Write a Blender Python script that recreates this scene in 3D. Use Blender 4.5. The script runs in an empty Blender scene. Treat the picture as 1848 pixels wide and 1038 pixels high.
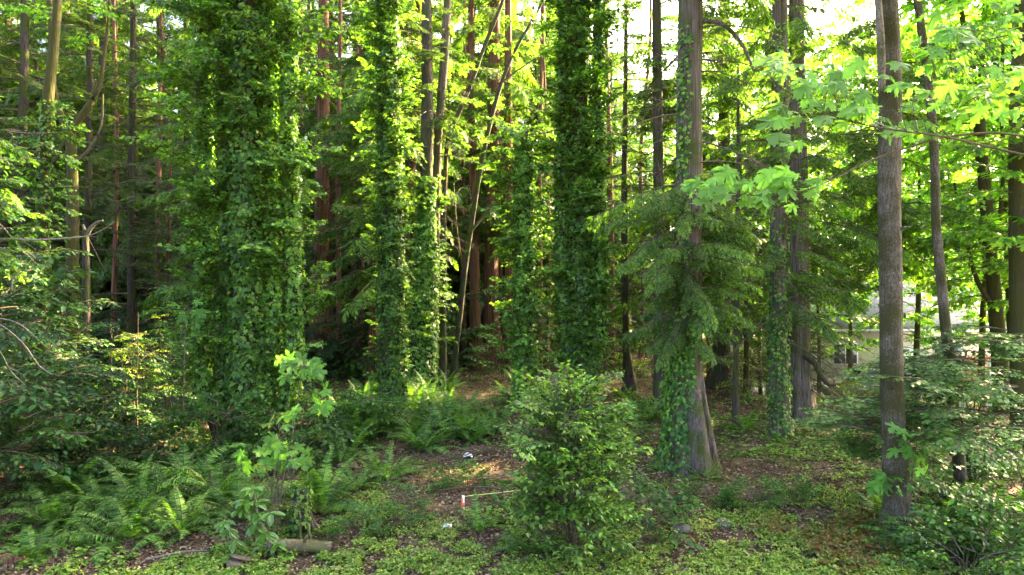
import bpy, math, random
import numpy as np
from mathutils import Vector

# ------------------------------------------------------------------ camera, sky, sun, exposure
scene = bpy.context.scene
COL = scene.collection
CAM_H, FPX = 4.0, 1232.0
cam_d = bpy.data.cameras.new('camera'); cam = bpy.data.objects.new('camera', cam_d); COL.objects.link(cam)
cam.location = (0, 0, CAM_H); cam.rotation_euler = (math.radians(90), 0, 0)
cam_d.sensor_width = 36.0; cam_d.lens = 24.0; cam_d.clip_start = 0.1; cam_d.clip_end = 2000
scene.camera = cam
SUN_AZ, SUN_EL = math.radians(47), math.radians(26)       # azimuth measured from the view axis (+Y) towards the right (+X)
world = bpy.data.worlds.new('World'); scene.world = world; world.use_nodes = True
wn = world.node_tree.nodes; bg = wn['Background']
sky = wn.new('ShaderNodeTexSky'); sky.sky_type = 'NISHITA'; sky.sun_disc = False
sky.sun_elevation = SUN_EL; sky.sun_rotation = SUN_AZ; sky.air_density = 0.55; sky.dust_density = 7.0; sky.ozone_density = 0.0
world.node_tree.links.new(sky.outputs[0], bg.inputs[0]); bg.inputs[1].default_value = 0.12
sun_d = bpy.data.lights.new('sun', 'SUN'); sun = bpy.data.objects.new('sun', sun_d); COL.objects.link(sun)
sun_d.energy = 5.0; sun_d.angle = math.radians(0.5); sun_d.color = (1.0, 0.74, 0.39)
to_sun = Vector((math.sin(SUN_AZ) * math.cos(SUN_EL), math.cos(SUN_AZ) * math.cos(SUN_EL), math.sin(SUN_EL)))
sun.rotation_euler = to_sun.to_track_quat('Z', 'Y').to_euler(); sun.location = to_sun * 60
vs = scene.view_settings; vs.view_transform = 'Standard'; vs.look = 'None'; vs.gamma = 1.0; vs.use_curve_mapping = False
vs.exposure = 4.38
cy = scene.cycles
cy.max_bounces = 4; cy.diffuse_bounces = 3; cy.glossy_bounces = 1; cy.transmission_bounces = 3; cy.transparent_max_bounces = 4
cy.sample_clamp_indirect = 6.0; cy.caustics_reflective = False; cy.caustics_refractive = False
cy.use_adaptive_sampling = True; cy.adaptive_threshold = 0.02
cy.use_denoising = True
try:
    cy.denoiser = 'OPENIMAGEDENOISE'; cy.denoising_input_passes = 'RGB_ALBEDO_NORMAL'
except Exception:
    pass

rng = np.random.default_rng(7)
random.seed(7)
R = math.radians

# ------------------------------------------------------------------ helpers
def hnoise(ix, iy, seed=0):
    n = (ix.astype(np.int64) * 374761393 + iy.astype(np.int64) * 668265263 + seed * 144269504) & 0x7fffffff
    n = ((n ^ (n >> 13)) * 1274126177) & 0x7fffffff
    return ((n ^ (n >> 16)) & 0xffff) / 65535.0
def vnoise(x, y, seed=0):
    x = np.asarray(x, float); y = np.asarray(y, float)
    ix = np.floor(x); iy = np.floor(y); fx = x - ix; fy = y - iy
    fx = fx * fx * (3 - 2 * fx); fy = fy * fy * (3 - 2 * fy)
    a = hnoise(ix, iy, seed); b = hnoise(ix + 1, iy, seed); c = hnoise(ix, iy + 1, seed); d = hnoise(ix + 1, iy + 1, seed)
    return (a * (1 - fx) + b * fx) * (1 - fy) + (c * (1 - fx) + d * fx) * fy
def fbm(x, y, seed=0, o=3):
    t = 0; a = 0.5; x = np.asarray(x, float); y = np.asarray(y, float)
    for k in range(o):
        t = t + a * vnoise(x * 2 ** k + 17.3 * k, y * 2 ** k, seed + k); a *= 0.5
    return t / (1 - 0.5 ** o)
def ground_z(x, y):
    sx_ = ((np.asarray(x, float) - 8.5) / 4).clip(0, 1); sy_ = ((np.asarray(y, float) - 22.5) / 5).clip(0, 1); dip = -1.35 * (sx_ * sx_ * (3 - 2 * sx_)) * (sy_ * sy_ * (3 - 2 * sy_))   # the lot drops to the driveway at the right
    return dip + 0.22 * (fbm(np.asarray(x) * 0.22, np.asarray(y) * 0.22, 3) - 0.5) + 0.05 * (fbm(np.asarray(x) * 1.3, np.asarray(y) * 1.3, 9) - 0.5)
def gz(x, y): return float(ground_z(np.array([x]), np.array([y]))[0])
def PX(px, d): return (px - 924.0) * d / FPX                  # a photograph column at a distance -> metres
def PZ(py, d): return CAM_H - (py - 519.0) * d / FPX
def PW(w, d): return w * d / FPX
def DB(py): return CAM_H * FPX / (py - 519.0)                 # distance of flat ground seen in a photograph row

class Geo:
    """Collects triangles (vertex arrays + triangle arrays + material index)."""
    def __init__(s): s.v = []; s.f = []; s.m = []; s.n = 0
    def add(s, v, f, mi=0):
        v = np.asarray(v, np.float32).reshape(-1, 3); f = np.asarray(f, np.int32).reshape(-1, 3)
        s.v.append(v); s.f.append(f + s.n); s.m.append(np.full(len(f), mi, np.int32)); s.n += len(v)
    def scatter(s, T, P, F, S, mi=0):
        """copies of the template T=(verts, tris) at P (n,3) with frames F (n,3,3; rows = x,y,z axes) and scales S (n)"""
        tv, tf = T; n = len(P)
        if n == 0: return
        S = np.asarray(S, float)
        S = S[:, None, None] if S.ndim == 1 else S[:, None, :]
        v = np.einsum('nkj,nji->nki', np.broadcast_to(tv[None] * S, (n,) + tv.shape), F) + P[:, None, :]
        f = tf[None] + (np.arange(n) * len(tv))[:, None, None]
        s.add(v.reshape(-1, 3), f.reshape(-1, 3), mi)
    def mesh(s, name, mats, smooth=False):
        me = bpy.data.meshes.new(name)
        if s.n:
            v = np.concatenate(s.v); f = np.concatenate(s.f); m = np.concatenate(s.m)
            me.vertices.add(len(v)); me.vertices.foreach_set('co', v.ravel())
            me.loops.add(len(f) * 3); me.loops.foreach_set('vertex_index', f.ravel())
            me.polygons.add(len(f)); me.polygons.foreach_set('loop_start', np.arange(len(f), dtype=np.int32) * 3)
            me.polygons.foreach_set('material_index', m)
            if smooth: me.polygons.foreach_set('use_smooth', np.ones(len(f), bool))
            me.update(calc_edges=True)
        for mm in mats: me.materials.append(mm)
        return me
def unit(a):
    a = np.asarray(a, float); return a / np.maximum(np.linalg.norm(a, axis=-1, keepdims=True), 1e-9)
def frames(y, z):
    """rows x,y,z; y kept exactly, z made perpendicular"""
    y = unit(y); x = unit(np.cross(y, z)); z = np.cross(x, y)
    return np.stack([x, y, z], axis=-2)
def obj(name, me, parent=None, loc=(0, 0, 0), rot=(0, 0, 0), sc=1.0, kind=None):
    o = bpy.data.objects.new(name, me); COL.objects.link(o)
    o.location = loc; o.rotation_euler = rot
    o.scale = (sc, sc, sc) if not hasattr(sc, '__len__') else sc
    if parent is not None: o.parent = parent
    if kind: o['kind'] = kind
    return o
def thing(name, label, cat, loc=(0, 0, 0), group=None, rotz=0.0):
    o = bpy.data.objects.new(name, None); COL.objects.link(o); o.location = loc; o.rotation_euler = (0, 0, rotz)
    o.empty_display_size = 0.1
    o['label'] = label; o['category'] = cat
    if group: o['group'] = group
    return o
def tag(o, label, cat, group=None):
    o['label'] = label; o['category'] = cat
    if group: o['group'] = group
    return o
def fan(outline, centre=(0, 0), cup=0.0, fold=0.0):
    """leaf outline (closed, star shaped about centre) -> triangles; x across, y along, z up"""
    p = np.array(outline, float); n = len(p)
    v = np.zeros((n + 1, 3)); v[:n, :2] = p; v[n, :2] = centre
    r2 = ((v[:, :2] - np.array(centre)) ** 2).sum(1)
    v[:, 2] = -cup * r2 + fold * np.abs(v[:, 0])
    f = np.array([[n, i, (i + 1) % n] for i in range(n)])
    return v, f
def mirror(right):
    """right half of an outline from base to tip -> full outline"""
    left = [(-x, y) for x, y in reversed(right) if abs(x) > 1e-6]
    return right + left
IVY = fan(mirror([(0, 0), (.20, -.10), (.46, .02), (.34, .24), (.52, .50), (.24, .52), (0, 1.0)]), (0, .25), .25, .10)
OVATE = fan(mirror([(0, 0), (.25, .25), (.27, .5), (.14, .82), (0, 1.05)]), (0, .42), .22, .28)
OVATE_LOW = (np.array([[0, 0, 0], [.27, .45, .07], [0, 1.0, -.12], [-.27, .45, .07], ]), np.array([[0, 1, 2], [0, 2, 3]]))
LAUREL = fan(mirror([(0, 0), (.12, .15), (.19, .45), (.14, .8), (0, 1.0)]), (0, .45), .30, .35)
BLADE = (np.array([[0, 0, 0], [.5, .45, .0], [0, 1, -.03], [-.5, .45, .0]]), np.array([[0, 1, 2], [0, 2, 3]]))
MAPLE = fan(mirror([(0, 0), (.10, -.03), (.22, -.16), (.28, -.06), (.42, -.10), (.34, .06), (.20, .14), (.34, .16), (.46, .22), (.50, .34), (.70, .38), (.58, .46),
                    (.60, .58), (.44, .52), (.30, .50), (.17, .42), (.19, .62), (.30, .72), (.20, .78), (.20, .92), (.08, .90), (0, 1.08)]), (0, .16), .22, .10)
MAPLE_LOW = fan(mirror([(0, 0), (.30, -.08), (.24, .12), (.62, .40), (.34, .46), (.16, .40), (.24, .78), (0, 1.05)]), (0, .2), .25, .12)
VINEM = fan(mirror([(0, 0), (.24, -.08), (.30, .10), (.52, .16), (.36, .32), (.50, .56), (.24, .54), (.20, .74), (0, 1.0)]), (0, .25), .22, .10)

def tube(P, r, sides=8, flute=0.0, nfl=7, seed=0, bump=0.0, cap=True):
    """tapered tube along P (n,3) with radii r (n): verts, tris"""
    P = np.asarray(P, float); r = np.asarray(r, float); n = len(P)
    T = np.gradient(P, axis=0); T = unit(T)
    ref = np.where(np.abs(T[:, 2:3]) > 0.9, np.array([[1.0, 0, 0]]), np.array([[0, 0, 1.0]]))
    X = unit(np.cross(ref, T)); Y = np.cross(T, X)
    a = np.arange(sides) / sides * 2 * np.pi
    rr = r[:, None] * np.ones((1, sides))
    if np.any(flute):
        ph = seed * 1.7 + 0.5 * np.sin(np.arange(n) / n * 5)[:, None]
        fl = np.abs(np.sin(a[None] * nfl / 2 + ph)) ** 0.7 + 0.5 * np.abs(np.sin(a[None] * (nfl * 1.7) / 2 + 2.1 + ph))
        flv = flute if hasattr(flute, '__len__') else np.full(n, flute)
        rr = rr * (1 + flv[:, None] * (fl - 0.8))
    if bump:
        s = np.linspace(0, 1, n)[:, None] * n * 0.35
        rr = rr * (1 + bump * (vnoise(np.cos(a)[None] * 2 + seed * 3.1 + s * 0, s + np.sin(a)[None] * 2, seed) - 0.5) * 2)
    V = P[:, None] + rr[..., None] * (np.cos(a)[None, :, None] * X[:, None] + np.sin(a)[None, :, None] * Y[:, None])
    V = V.reshape(-1, 3)
    i = np.arange(n - 1)[:, None] * sides; j = np.arange(sides)[None]; j2 = (j + 1) % sides
    q = np.stack([i + j, i + j2, i + sides + j2, i + sides + j], -1).reshape(-1, 4)
    F = np.concatenate([q[:, [0, 1, 2]], q[:, [0, 2, 3]]])
    if cap:
        V = np.concatenate([V, P[-1:]]); e = len(V) - 1; b = (n - 1) * sides
        F = np.concatenate([F, np.array([[b + k, b + (k + 1) % sides, e] for k in range(sides)])])
    return V, F
def resample(pts, n):
    """smooth polyline through pts (k,m) at n points (Catmull-Rom by arc parameter)"""
    p = np.asarray(pts, float); k = len(p)
    d = np.concatenate([[0], np.cumsum(np.linalg.norm(np.diff(p[:, :3], axis=0), axis=1))])
    t = np.linspace(0, d[-1], n); out = np.empty((n, p.shape[1]))
    m = np.gradient(p, d, axis=0) if k > 2 else np.repeat((p[1:] - p[:1]) / d[-1], k, 0)
    idx = np.clip(np.searchsorted(d, t, side='right') - 1, 0, k - 2)
    h = (d[idx + 1] - d[idx]); u = (t - d[idx]) / h
    h00 = 2 * u ** 3 - 3 * u ** 2 + 1; h10 = u ** 3 - 2 * u ** 2 + u; h01 = -2 * u ** 3 + 3 * u ** 2; h11 = u ** 3 - u ** 2
    out = h00[:, None] * p[idx] + (h10 * h)[:, None] * m[idx] + h01[:, None] * p[idx + 1] + (h11 * h)[:, None] * m[idx + 1]
    return out

# ------------------------------------------------------------------ materials (procedural)
def new_mat(name):
    m = bpy.data.materials.new(name); m.use_nodes = True; nt = m.node_tree
    nt.nodes.clear(); out = nt.nodes.new('ShaderNodeOutputMaterial')
    return m, nt, out
def N(nt, t, **kw):
    n = nt.nodes.new(t)
    for k, v in kw.items():
        if k.startswith('i_'): n.inputs[k[2:].replace('_', ' ')].default_value = v
        else: setattr(n, k, v)
    return n
def ramp(nt, stops):
    n = nt.nodes.new('ShaderNodeValToRGB'); e = n.color_ramp.elements
    while len(e) < len(stops): e.new(0.5)
    for el, (p, c) in zip(e, stops): el.position = p; el.color = tuple(c) + (1,)
    return n
def leaf_mat(name, cols, trans=0.4, rough=0.45, tcol=(1.25, 1.35, 0.45), spec=0.35, var=0.35, tm=1.4):
    m, nt, out = new_mat(name); L = nt.links.new
    cols = [tuple(.55 * c for c in cols[0])] + list(cols) + [tuple(1.25 * c for c in cols[-1])]
    geo = N(nt, 'ShaderNodeNewGeometry'); oi = N(nt, 'ShaderNodeObjectInfo')
    rp = ramp(nt, [(i / max(1, len(cols) - 1), c) for i, c in enumerate(cols)]); L(geo.outputs['Random Per Island'], rp.inputs[0])
    mr = N(nt, 'ShaderNodeMapRange'); mr.inputs['To Min'].default_value = 1 - var; mr.inputs['To Max'].default_value = 1 + var
    L(oi.outputs['Random'], mr.inputs['Value'])
    hs = N(nt, 'ShaderNodeHueSaturation'); L(rp.outputs[0], hs.inputs['Color']); L(mr.outputs[0], hs.inputs['Value'])
    pb = N(nt, 'ShaderNodeBsdfPrincipled'); pb.inputs['Roughness'].default_value = rough; pb.inputs['Specular IOR Level'].default_value = spec
    L(hs.outputs[0], pb.inputs['Base Color'])
    tr = N(nt, 'ShaderNodeBsdfTranslucent')
    mx = N(nt, 'ShaderNodeMix', data_type='RGBA', blend_type='MULTIPLY'); mx.inputs[0].default_value = 1.0
    L(hs.outputs[0], mx.inputs[6]); mx.inputs[7].default_value = tuple(tm * c for c in tcol) + (1,)
    L(mx.outputs[2], tr.inputs['Color'])
    ms = N(nt, 'ShaderNodeMixShader'); ms.inputs[0].default_value = trans
    L(pb.outputs[0], ms.inputs[1]); L(tr.outputs[0], ms.inputs[2]); L(ms.outputs[0], out.inputs[0])
    return m
def bark_mat(name, dark, light, moss=0.0, mosscol=(.055, .075, .012), sx=14.0, sz=1.4, bump=0.6, patch=None):
    m, nt, out = new_mat(name); L = nt.links.new
    tc = N(nt, 'ShaderNodeTexCoord'); mp = N(nt, 'ShaderNodeMapping'); mp.inputs['Scale'].default_value = (sx, sx, sz)
    L(tc.outputs['Object'], mp.inputs[0])
    n1 = N(nt, 'ShaderNodeTexNoise'); n1.inputs['Scale'].default_value = 1.0; n1.inputs['Detail'].default_value = 6; n1.inputs['Roughness'].default_value = .65
    L(mp.outputs[0], n1.inputs['Vector'])
    rp = ramp(nt, [(.32, dark), (.50, tuple(.5 * (a + b) for a, b in zip(dark, light))), (.68, light)]); L(n1.outputs[0], rp.inputs[0])
    col = rp.outputs[0]
    n2 = N(nt, 'ShaderNodeTexNoise'); n2.inputs['Scale'].default_value = 2.2; n2.inputs['Detail'].default_value = 5; L(tc.outputs['Object'], n2.inputs['Vector'])
    if patch:
        rq = ramp(nt, [(.60, (0, 0, 0)), (.72, (1, 1, 1))])
        n3 = N(nt, 'ShaderNodeTexNoise'); n3.inputs['Scale'].default_value = 22.0; n3.inputs['Detail'].default_value = 6; L(tc.outputs['Object'], n3.inputs['Vector']); L(n3.outputs[0], rq.inputs[0])
        mq = N(nt, 'ShaderNodeMix', data_type='RGBA'); L(rq.outputs[0], mq.inputs[0]); L(col, mq.inputs[6]); mq.inputs[7].default_value = tuple(patch) + (1,); col = mq.outputs[2]
    if moss > 0:
        n4 = N(nt, 'ShaderNodeTexNoise'); n4.inputs['Scale'].default_value = 34; n4.inputs['Detail'].default_value = 4; L(tc.outputs['Object'], n4.inputs['Vector'])
        ad = N(nt, 'ShaderNodeMath', operation='MULTIPLY_ADD'); L(n4.outputs[0], ad.inputs[0]); ad.inputs[1].default_value = .55; L(n2.outputs[0], ad.inputs[2])
        rm = ramp(nt, [((1.06 - .45 * moss) * .62, (0, 0, 0)), ((1.06 - .45 * moss) * .62 + .16, (1, 1, 1))])
        sb = N(nt, 'ShaderNodeMath', operation='MULTIPLY'); L(ad.outputs[0], sb.inputs[0]); sb.inputs[1].default_value = .62 / .78; L(sb.outputs[0], rm.inputs[0])
        mm = N(nt, 'ShaderNodeMix', data_type='RGBA'); L(rm.outputs[0], mm.inputs[0]); L(col, mm.inputs[6]); mm.inputs[7].default_value = tuple(mosscol) + (1,); col = mm.outputs[2]
    pb = N(nt, 'ShaderNodeBsdfPrincipled'); pb.inputs['Roughness'].default_value = .9; pb.inputs['Specular IOR Level'].default_value = .15
    L(col, pb.inputs['Base Color'])
    bp = N(nt, 'ShaderNodeBump'); bp.inputs['Strength'].default_value = min(1, bump); bp.inputs['Distance'].default_value = .06
    L(n1.outputs[0], bp.inputs['Height']); L(bp.outputs[0], pb.inputs['Normal']); L(pb.outputs[0], out.inputs[0])
    return m
def plain_mat(name, col, rough=.6, noise=0.15, scale=6.0, metal=0.0, bump=0.0):
    m, nt, out = new_mat(name); L = nt.links.new
    tc = N(nt, 'ShaderNodeTexCoord'); n1 = N(nt, 'ShaderNodeTexNoise'); n1.inputs['Scale'].default_value = scale; n1.inputs['Detail'].default_value = 5
    L(tc.outputs['Object'], n1.inputs['Vector'])
    rp = ramp(nt, [(.3, tuple(c * (1 - noise) for c in col)), (.7, tuple(min(1, c * (1 + noise)) for c in col))]); L(n1.outputs[0], rp.inputs[0])
    pb = N(nt, 'ShaderNodeBsdfPrincipled'); pb.inputs['Roughness'].default_value = rough; pb.inputs['Metallic'].default_value = metal
    L(rp.outputs[0], pb.inputs['Base Color'])
    if bump:
        bp = N(nt, 'ShaderNodeBump'); bp.inputs['Strength'].default_value = bump; bp.inputs['Distance'].default_value = .02
        L(n1.outputs[0], bp.inputs['Height']); L(bp.outputs[0], pb.inputs['Normal'])
    L(pb.outputs[0], out.inputs[0]); return m
M = {}
M['ivy'] = leaf_mat('ivy_leaf', [(.034, .09, .013), (.062, .145, .02), (.11, .215, .028), (.15, .26, .035)], .36, .45, spec=.28, tm=1.8)
M['ivy_shoot'] = leaf_mat('ivy_shoot_leaf', [(.042, .115, .018), (.072, .17, .024), (.115, .23, .032), (.16, .28, .038)], .40, .45, spec=.28, tm=1.4)
M['cedar'] = leaf_mat('cedar_spray', [(.04, .09, .016), (.065, .13, .02), (.105, .17, .028)], .44, .55, spec=.2, tm=1.9)
M['fir'] = leaf_mat('fir_needles', [(.026, .06, .014), (.044, .09, .02), (.07, .115, .024)], .38, .55, spec=.2, tm=1.7)
M['maple'] = leaf_mat('bigleaf_maple_leaf', [(.07, .17, .035), (.105, .22, .04), (.15, .26, .04), (.20, .28, .035)], .52, .45, var=.35, spec=.25, tm=2.2)
M['maple_bg'] = leaf_mat('maple_crown_leaf', [(.05, .13, .018), (.08, .18, .022), (.12, .22, .028)], .54, .5, tm=2.0)
M['vine'] = leaf_mat('vine_maple_leaf', [(.045, .12, .03), (.068, .155, .035), (.095, .185, .04)], .40, .5, spec=.22, tm=1.6)
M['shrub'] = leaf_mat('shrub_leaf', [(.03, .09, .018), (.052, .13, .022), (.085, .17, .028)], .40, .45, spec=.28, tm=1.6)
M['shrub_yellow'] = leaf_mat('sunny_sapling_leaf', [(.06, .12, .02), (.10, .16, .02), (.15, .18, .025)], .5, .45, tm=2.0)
M['shrub_shade_tint'] = leaf_mat('shade_tinted_shrub_leaf', [(.018, .058, .014), (.03, .082, .02), (.05, .11, .025)], .28, .5, spec=.25)  # leaf colour darkened to stand in for shade at the left edge
M['holly'] = leaf_mat('glossy_bush_leaf', [(.045, .12, .018), (.075, .175, .024), (.13, .24, .034), (.20, .31, .05)], .34, .36, spec=.4)
M['laurel'] = leaf_mat('laurel_leaf', [(.09, .19, .025), (.15, .28, .04)], .34, .26, spec=.7, var=.15)
M['fern'] = leaf_mat('fern_frond', [(.04, .11, .018), (.062, .15, .022), (.10, .19, .03)], .40, .5, spec=.25, tm=1.8)
M['fern_dead'] = leaf_mat('withered_frond', [(.07, .05, .03), (.11, .08, .05), (.09, .075, .05)], .2, .7, tcol=(1.2, .9, .5), spec=.1)
M['groundcover'] = leaf_mat('ground_cover_leaf', [(.085, .18, .02), (.14, .25, .028), (.20, .30, .04), (.27, .30, .06)], .35, .5)
M['gc_rust'] = leaf_mat('rust_ground_cover_leaf', [(.12, .17, .03), (.20, .17, .04), (.22, .10, .035)], .40, .5, tcol=(1.2, .9, .4))
M['litter'] = leaf_mat('fallen_leaf', [(.05, .032, .021), (.10, .062, .037), (.155, .097, .056), (.22, .15, .088), (.29, .22, .135)], .12, .75, tcol=(1.1, .8, .5), spec=.15)
M['bark_cedar'] = bark_mat('redcedar_bark', (.03, .022, .018), (.20, .155, .125), .25, sx=30, sz=.9, bump=1.0)
M['bark_red'] = bark_mat('red_cedar_bark', (.035, .018, .011), (.23, .115, .065), 0, sx=26, sz=.9, bump=1.0)
M['bark_fir'] = bark_mat('fir_bark', (.018, .014, .012), (.11, .085, .068), .3, sx=26, sz=3, bump=1.0)
M['bark_maple'] = bark_mat('maple_bark', (.05, .04, .03), (.20, .165, .125), .5, mosscol=(.055, .052, .018), sx=46, sz=7, bump=.9, patch=(.20, .19, .17))
M['bark_moss'] = bark_mat('mossy_bark', (.03, .024, .016), (.11, .085, .055), .75, mosscol=(.06, .058, .014), sx=24, sz=5, bump=.9)
M['bark_ivy'] = bark_mat('ivy_trunk_bark', (.025, .018, .012), (.08, .06, .045), .3, sx=14, sz=2)
M['twig'] = bark_mat('twig_bark', (.05, .035, .025), (.16, .12, .085), .2, sx=20, sz=8, bump=.2)
M['twig_grey'] = bark_mat('bare_grey_wood', (.09, .07, .055), (.25, .205, .165), 0.2, sx=30, sz=30, bump=.5)
M['log'] = bark_mat('fallen_log_bark', (.06, .04, .028), (.22, .16, .11), .35, mosscol=(.09, .085, .03), sx=10, sz=10)
M['stone'] = plain_mat('stone', (.09, .078, .066), .85, .35, 9, bump=.4)
M['plastic'] = plain_mat('white_plastic', (.75, .77, .80), .35, .08)
M['stake'] = plain_mat('stake_wood', (.62, .50, .36), .8, .15)
M['tape'] = plain_mat('orange_flagging_tape', (.75, .16, .06), .5, .1)
M['tape_white'] = plain_mat('white_paint', (.8, .78, .74), .5, .05)
M['string'] = plain_mat('yellow_green_twine', (.45, .55, .12), .6, .1)

# ------------------------------------------------------------------ the setting: forest floor, paving beyond the trees
def floor_mat():
    m, nt, out = new_mat('forest_floor_soil'); L = nt.links.new
    tc = N(nt, 'ShaderNodeTexCoord')
    n1 = N(nt, 'ShaderNodeTexNoise'); n1.inputs['Scale'].default_value = 1.1; n1.inputs['Detail'].default_value = 8; L(tc.outputs['Object'], n1.inputs['Vector'])
    vo = N(nt, 'ShaderNodeTexVoronoi'); vo.inputs['Scale'].default_value = 26; L(tc.outputs['Object'], vo.inputs['Vector'])
    r1 = ramp(nt, [(.3, (.05, .035, .024)), (.5, (.09, .062, .042)), (.7, (.14, .10, .068))]); L(n1.outputs[0], r1.inputs[0])
    mx = N(nt, 'ShaderNodeMix', data_type='RGBA', blend_type='MULTIPLY'); mx.inputs[0].default_value = .7
    r2 = ramp(nt, [(0, (.5, .45, .4)), (1, (1.3, 1.15, 1.0))]); L(vo.outputs['Color'], r2.inputs[0])
    n5 = N(nt, 'ShaderNodeTexNoise'); n5.inputs['Scale'].default_value = .9; n5.inputs['Detail'].default_value = 9; n5.inputs['Roughness'].default_value = .7; L(tc.outputs['Object'], n5.inputs['Vector'])
    r5 = ramp(nt, [(.50, (0, 0, 0)), (.60, (1, 1, 1))]); L(n5.outputs[0], r5.inputs[0])
    m5 = N(nt, 'ShaderNodeMix', data_type='RGBA'); L(r5.outputs[0], m5.inputs[0]); L(r1.outputs[0], m5.inputs[6]); m5.inputs[7].default_value = (.075, .105, .022, 1)
    L(m5.outputs[2], mx.inputs[6]); L(r2.outputs[0], mx.inputs[7])
    pb = N(nt, 'ShaderNodeBsdfPrincipled'); pb.inputs['Roughness'].default_value = .95; pb.inputs['Specular IOR Level'].default_value = .1
    L(mx.outputs[2], pb.inputs['Base Color'])
    bp = N(nt, 'ShaderNodeBump'); bp.inputs['Strength'].default_value = .8; bp.inputs['Distance'].default_value = .03; L(vo.outputs['Distance'], bp.inputs['Height']); L(bp.outputs[0], pb.inputs['Normal'])
    L(pb.outputs[0], out.inputs[0]); return m
M['floor'] = floor_mat()
def grid_sheet(xs, ys):
    X, Y = np.meshgrid(xs, ys); Z = ground_z(X, Y)
    v = np.stack([X, Y, Z], -1).reshape(-1, 3); nx, ny = len(xs), len(ys)
    i = (np.arange(ny - 1)[:, None] * nx + np.arange(nx - 1)[None]).ravel()
    f = np.concatenate([np.stack([i, i + 1, i + nx + 1], -1), np.stack([i, i + nx + 1, i + nx], -1)])
    return v, f
ax = np.concatenate([-np.geomspace(400, 24, 12), np.linspace(-22, 22, 160), np.geomspace(24, 400, 12)])
ay = np.concatenate([np.linspace(-400, 0, 8), np.linspace(4, 34, 150), np.geomspace(36, 600, 22)])
g = Geo(); g.add(*grid_sheet(ax, ay)); fl = obj('forest_floor', g.mesh('forest_floor', [M['floor']], True)); fl['kind'] = 'structure'

# ------------------------------------------------------------------ branch builders (local X outward, Z up)
def merge(dst, src, rotz, loc, sc=1.0, pitch=0.0):
    c, s = math.cos(rotz), math.sin(rotz); cp, sp = math.cos(pitch), math.sin(pitch)
    A = np.array([[c, -s, 0], [s, c, 0], [0, 0, 1]]) @ np.array([[cp, 0, -sp], [0, 1, 0], [sp, 0, cp]]) * sc
    for v, f, m in src.parts():
        dst.v.append((v @ A.T + np.asarray(loc)).astype(np.float32)); dst.f.append(f + dst.n); dst.m.append(m); dst.n += len(v)
def _parts(s):
    if not s.v: return []
    return [(np.concatenate(s.v), np.concatenate(s.f), np.concatenate(s.m))]
Geo.parts = _parts
def conifer_branch(r, L=2.0, up=0.15, droop=0.35, ns=13, spray=0.5, bl=0.16, bw=0.035, hang=0.5, npair=9, ang=0.9, wood=0.022, bare=0.15, tipup=0.1):
    g = Geo(); t = np.linspace(0, 1, 9)
    wob = np.cumsum(r.normal(0, .012 * L, 9))
    ax = np.stack([L * t, wob, L * (up * t - droop * t ** 2 + tipup * t ** 4)], -1)
    g.add(*tube(ax, wood * (1 - .85 * t) + .003, 4), mi=0)
    def at(u):
        i = min(7, int(u * 8)); f = u * 8 - i; return ax[i] * (1 - f) + ax[i + 1] * f, unit(ax[i + 1] - ax[i])
    Ps, Fs, Ss = [], [], []
    for k in range(ns):
        u = bare + (1 - bare) * (k + r.uniform(0, .8)) / ns
        for sd in ((-1, 1) if k < ns - 1 else (0,)):
            p, a = at(min(u, .999)); side = np.array([-a[1], a[0], 0.0])
            A = ang * r.uniform(.7, 1.2)
            d = unit(math.cos(A) * a + math.sin(A) * sd * side + np.array([0, 0, -hang * r.uniform(.5, 1.3)]))
            ls = spray * (1.15 - .75 * u) * r.uniform(.7, 1.25)
            up_ = unit(np.array([r.normal(0, .3), r.normal(0, .3), 1.0])); sv = unit(np.cross(d, up_)); nrm = np.cross(sv, d)
            s = np.linspace(.08, .95, npair)
            curve = p + d * (s * ls)[:, None] + np.array([0, 0, -1.0]) * (hang * .35 * ls * s ** 2)[:, None]
            if ls > .25: g.add(*tube(np.stack([p, p + d * ls * .5, curve[-1]]), [.006, .004, .002], 3, cap=False), mi=0)
            for q in (-1, 1):
                bd = unit(.72 * d[None] + q * .7 * sv[None] + r.normal(0, .12, (npair, 3)) + np.array([0, 0, -.15 * hang]))
                Ps.append(curve); Fs.append(frames(bd, np.broadcast_to(nrm, bd.shape) + r.normal(0, .25, bd.shape)))
                ln = bl * (1.15 - .75 * s) * r.uniform(.75, 1.25, npair)
                Ss.append(np.stack([np.full(npair, bw) * r.uniform(.7, 1.3, npair), ln, ln], -1))
            Ps.append(curve[-1:]); Fs.append(frames(d[None], nrm[None])); Ss.append(np.array([[bw, bl * .6, bl]]))
    g.scatter(BLADE, np.concatenate(Ps), np.concatenate(Fs), np.concatenate(Ss), mi=1)
    return g
def dead_branch(r, L=1.6, n=9):
    g = Geo(); t = np.linspace(0, 1, 7)
    ax = np.stack([L * t, np.cumsum(r.normal(0, .03 * L, 7)), L * (r.uniform(-.25, .15) * t - .25 * t ** 2)], -1)
    g.add(*tube(ax, .016 * (1 - .85 * t) + .003, 4))
    for k in range(n):
        u = r.uniform(.2, .98); i = min(5, int(u * 6)); p = ax[i] + (ax[i + 1] - ax[i]) * (u * 6 - i)
        d = unit(np.array([r.uniform(.2, 1), r.normal(0, .8), r.normal(-.35, .4)])); l = L * r.uniform(.15, .4)
        e = p + d * l; mid = p + d * l * .5 + r.normal(0, .04, 3)
        g.add(*tube(np.stack([p, mid, e]), [.006, .0045, .002], 3, cap=False))
        for _ in range(2):
            d2 = unit(d + r.normal(0, .7, 3)); g.add(*tube(np.stack([mid, mid + d2 * l * .25, mid + d2 * l * .45 + [0, 0, -.02]]), [.004, .003, .0015], 3, cap=False))
    return g
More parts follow.
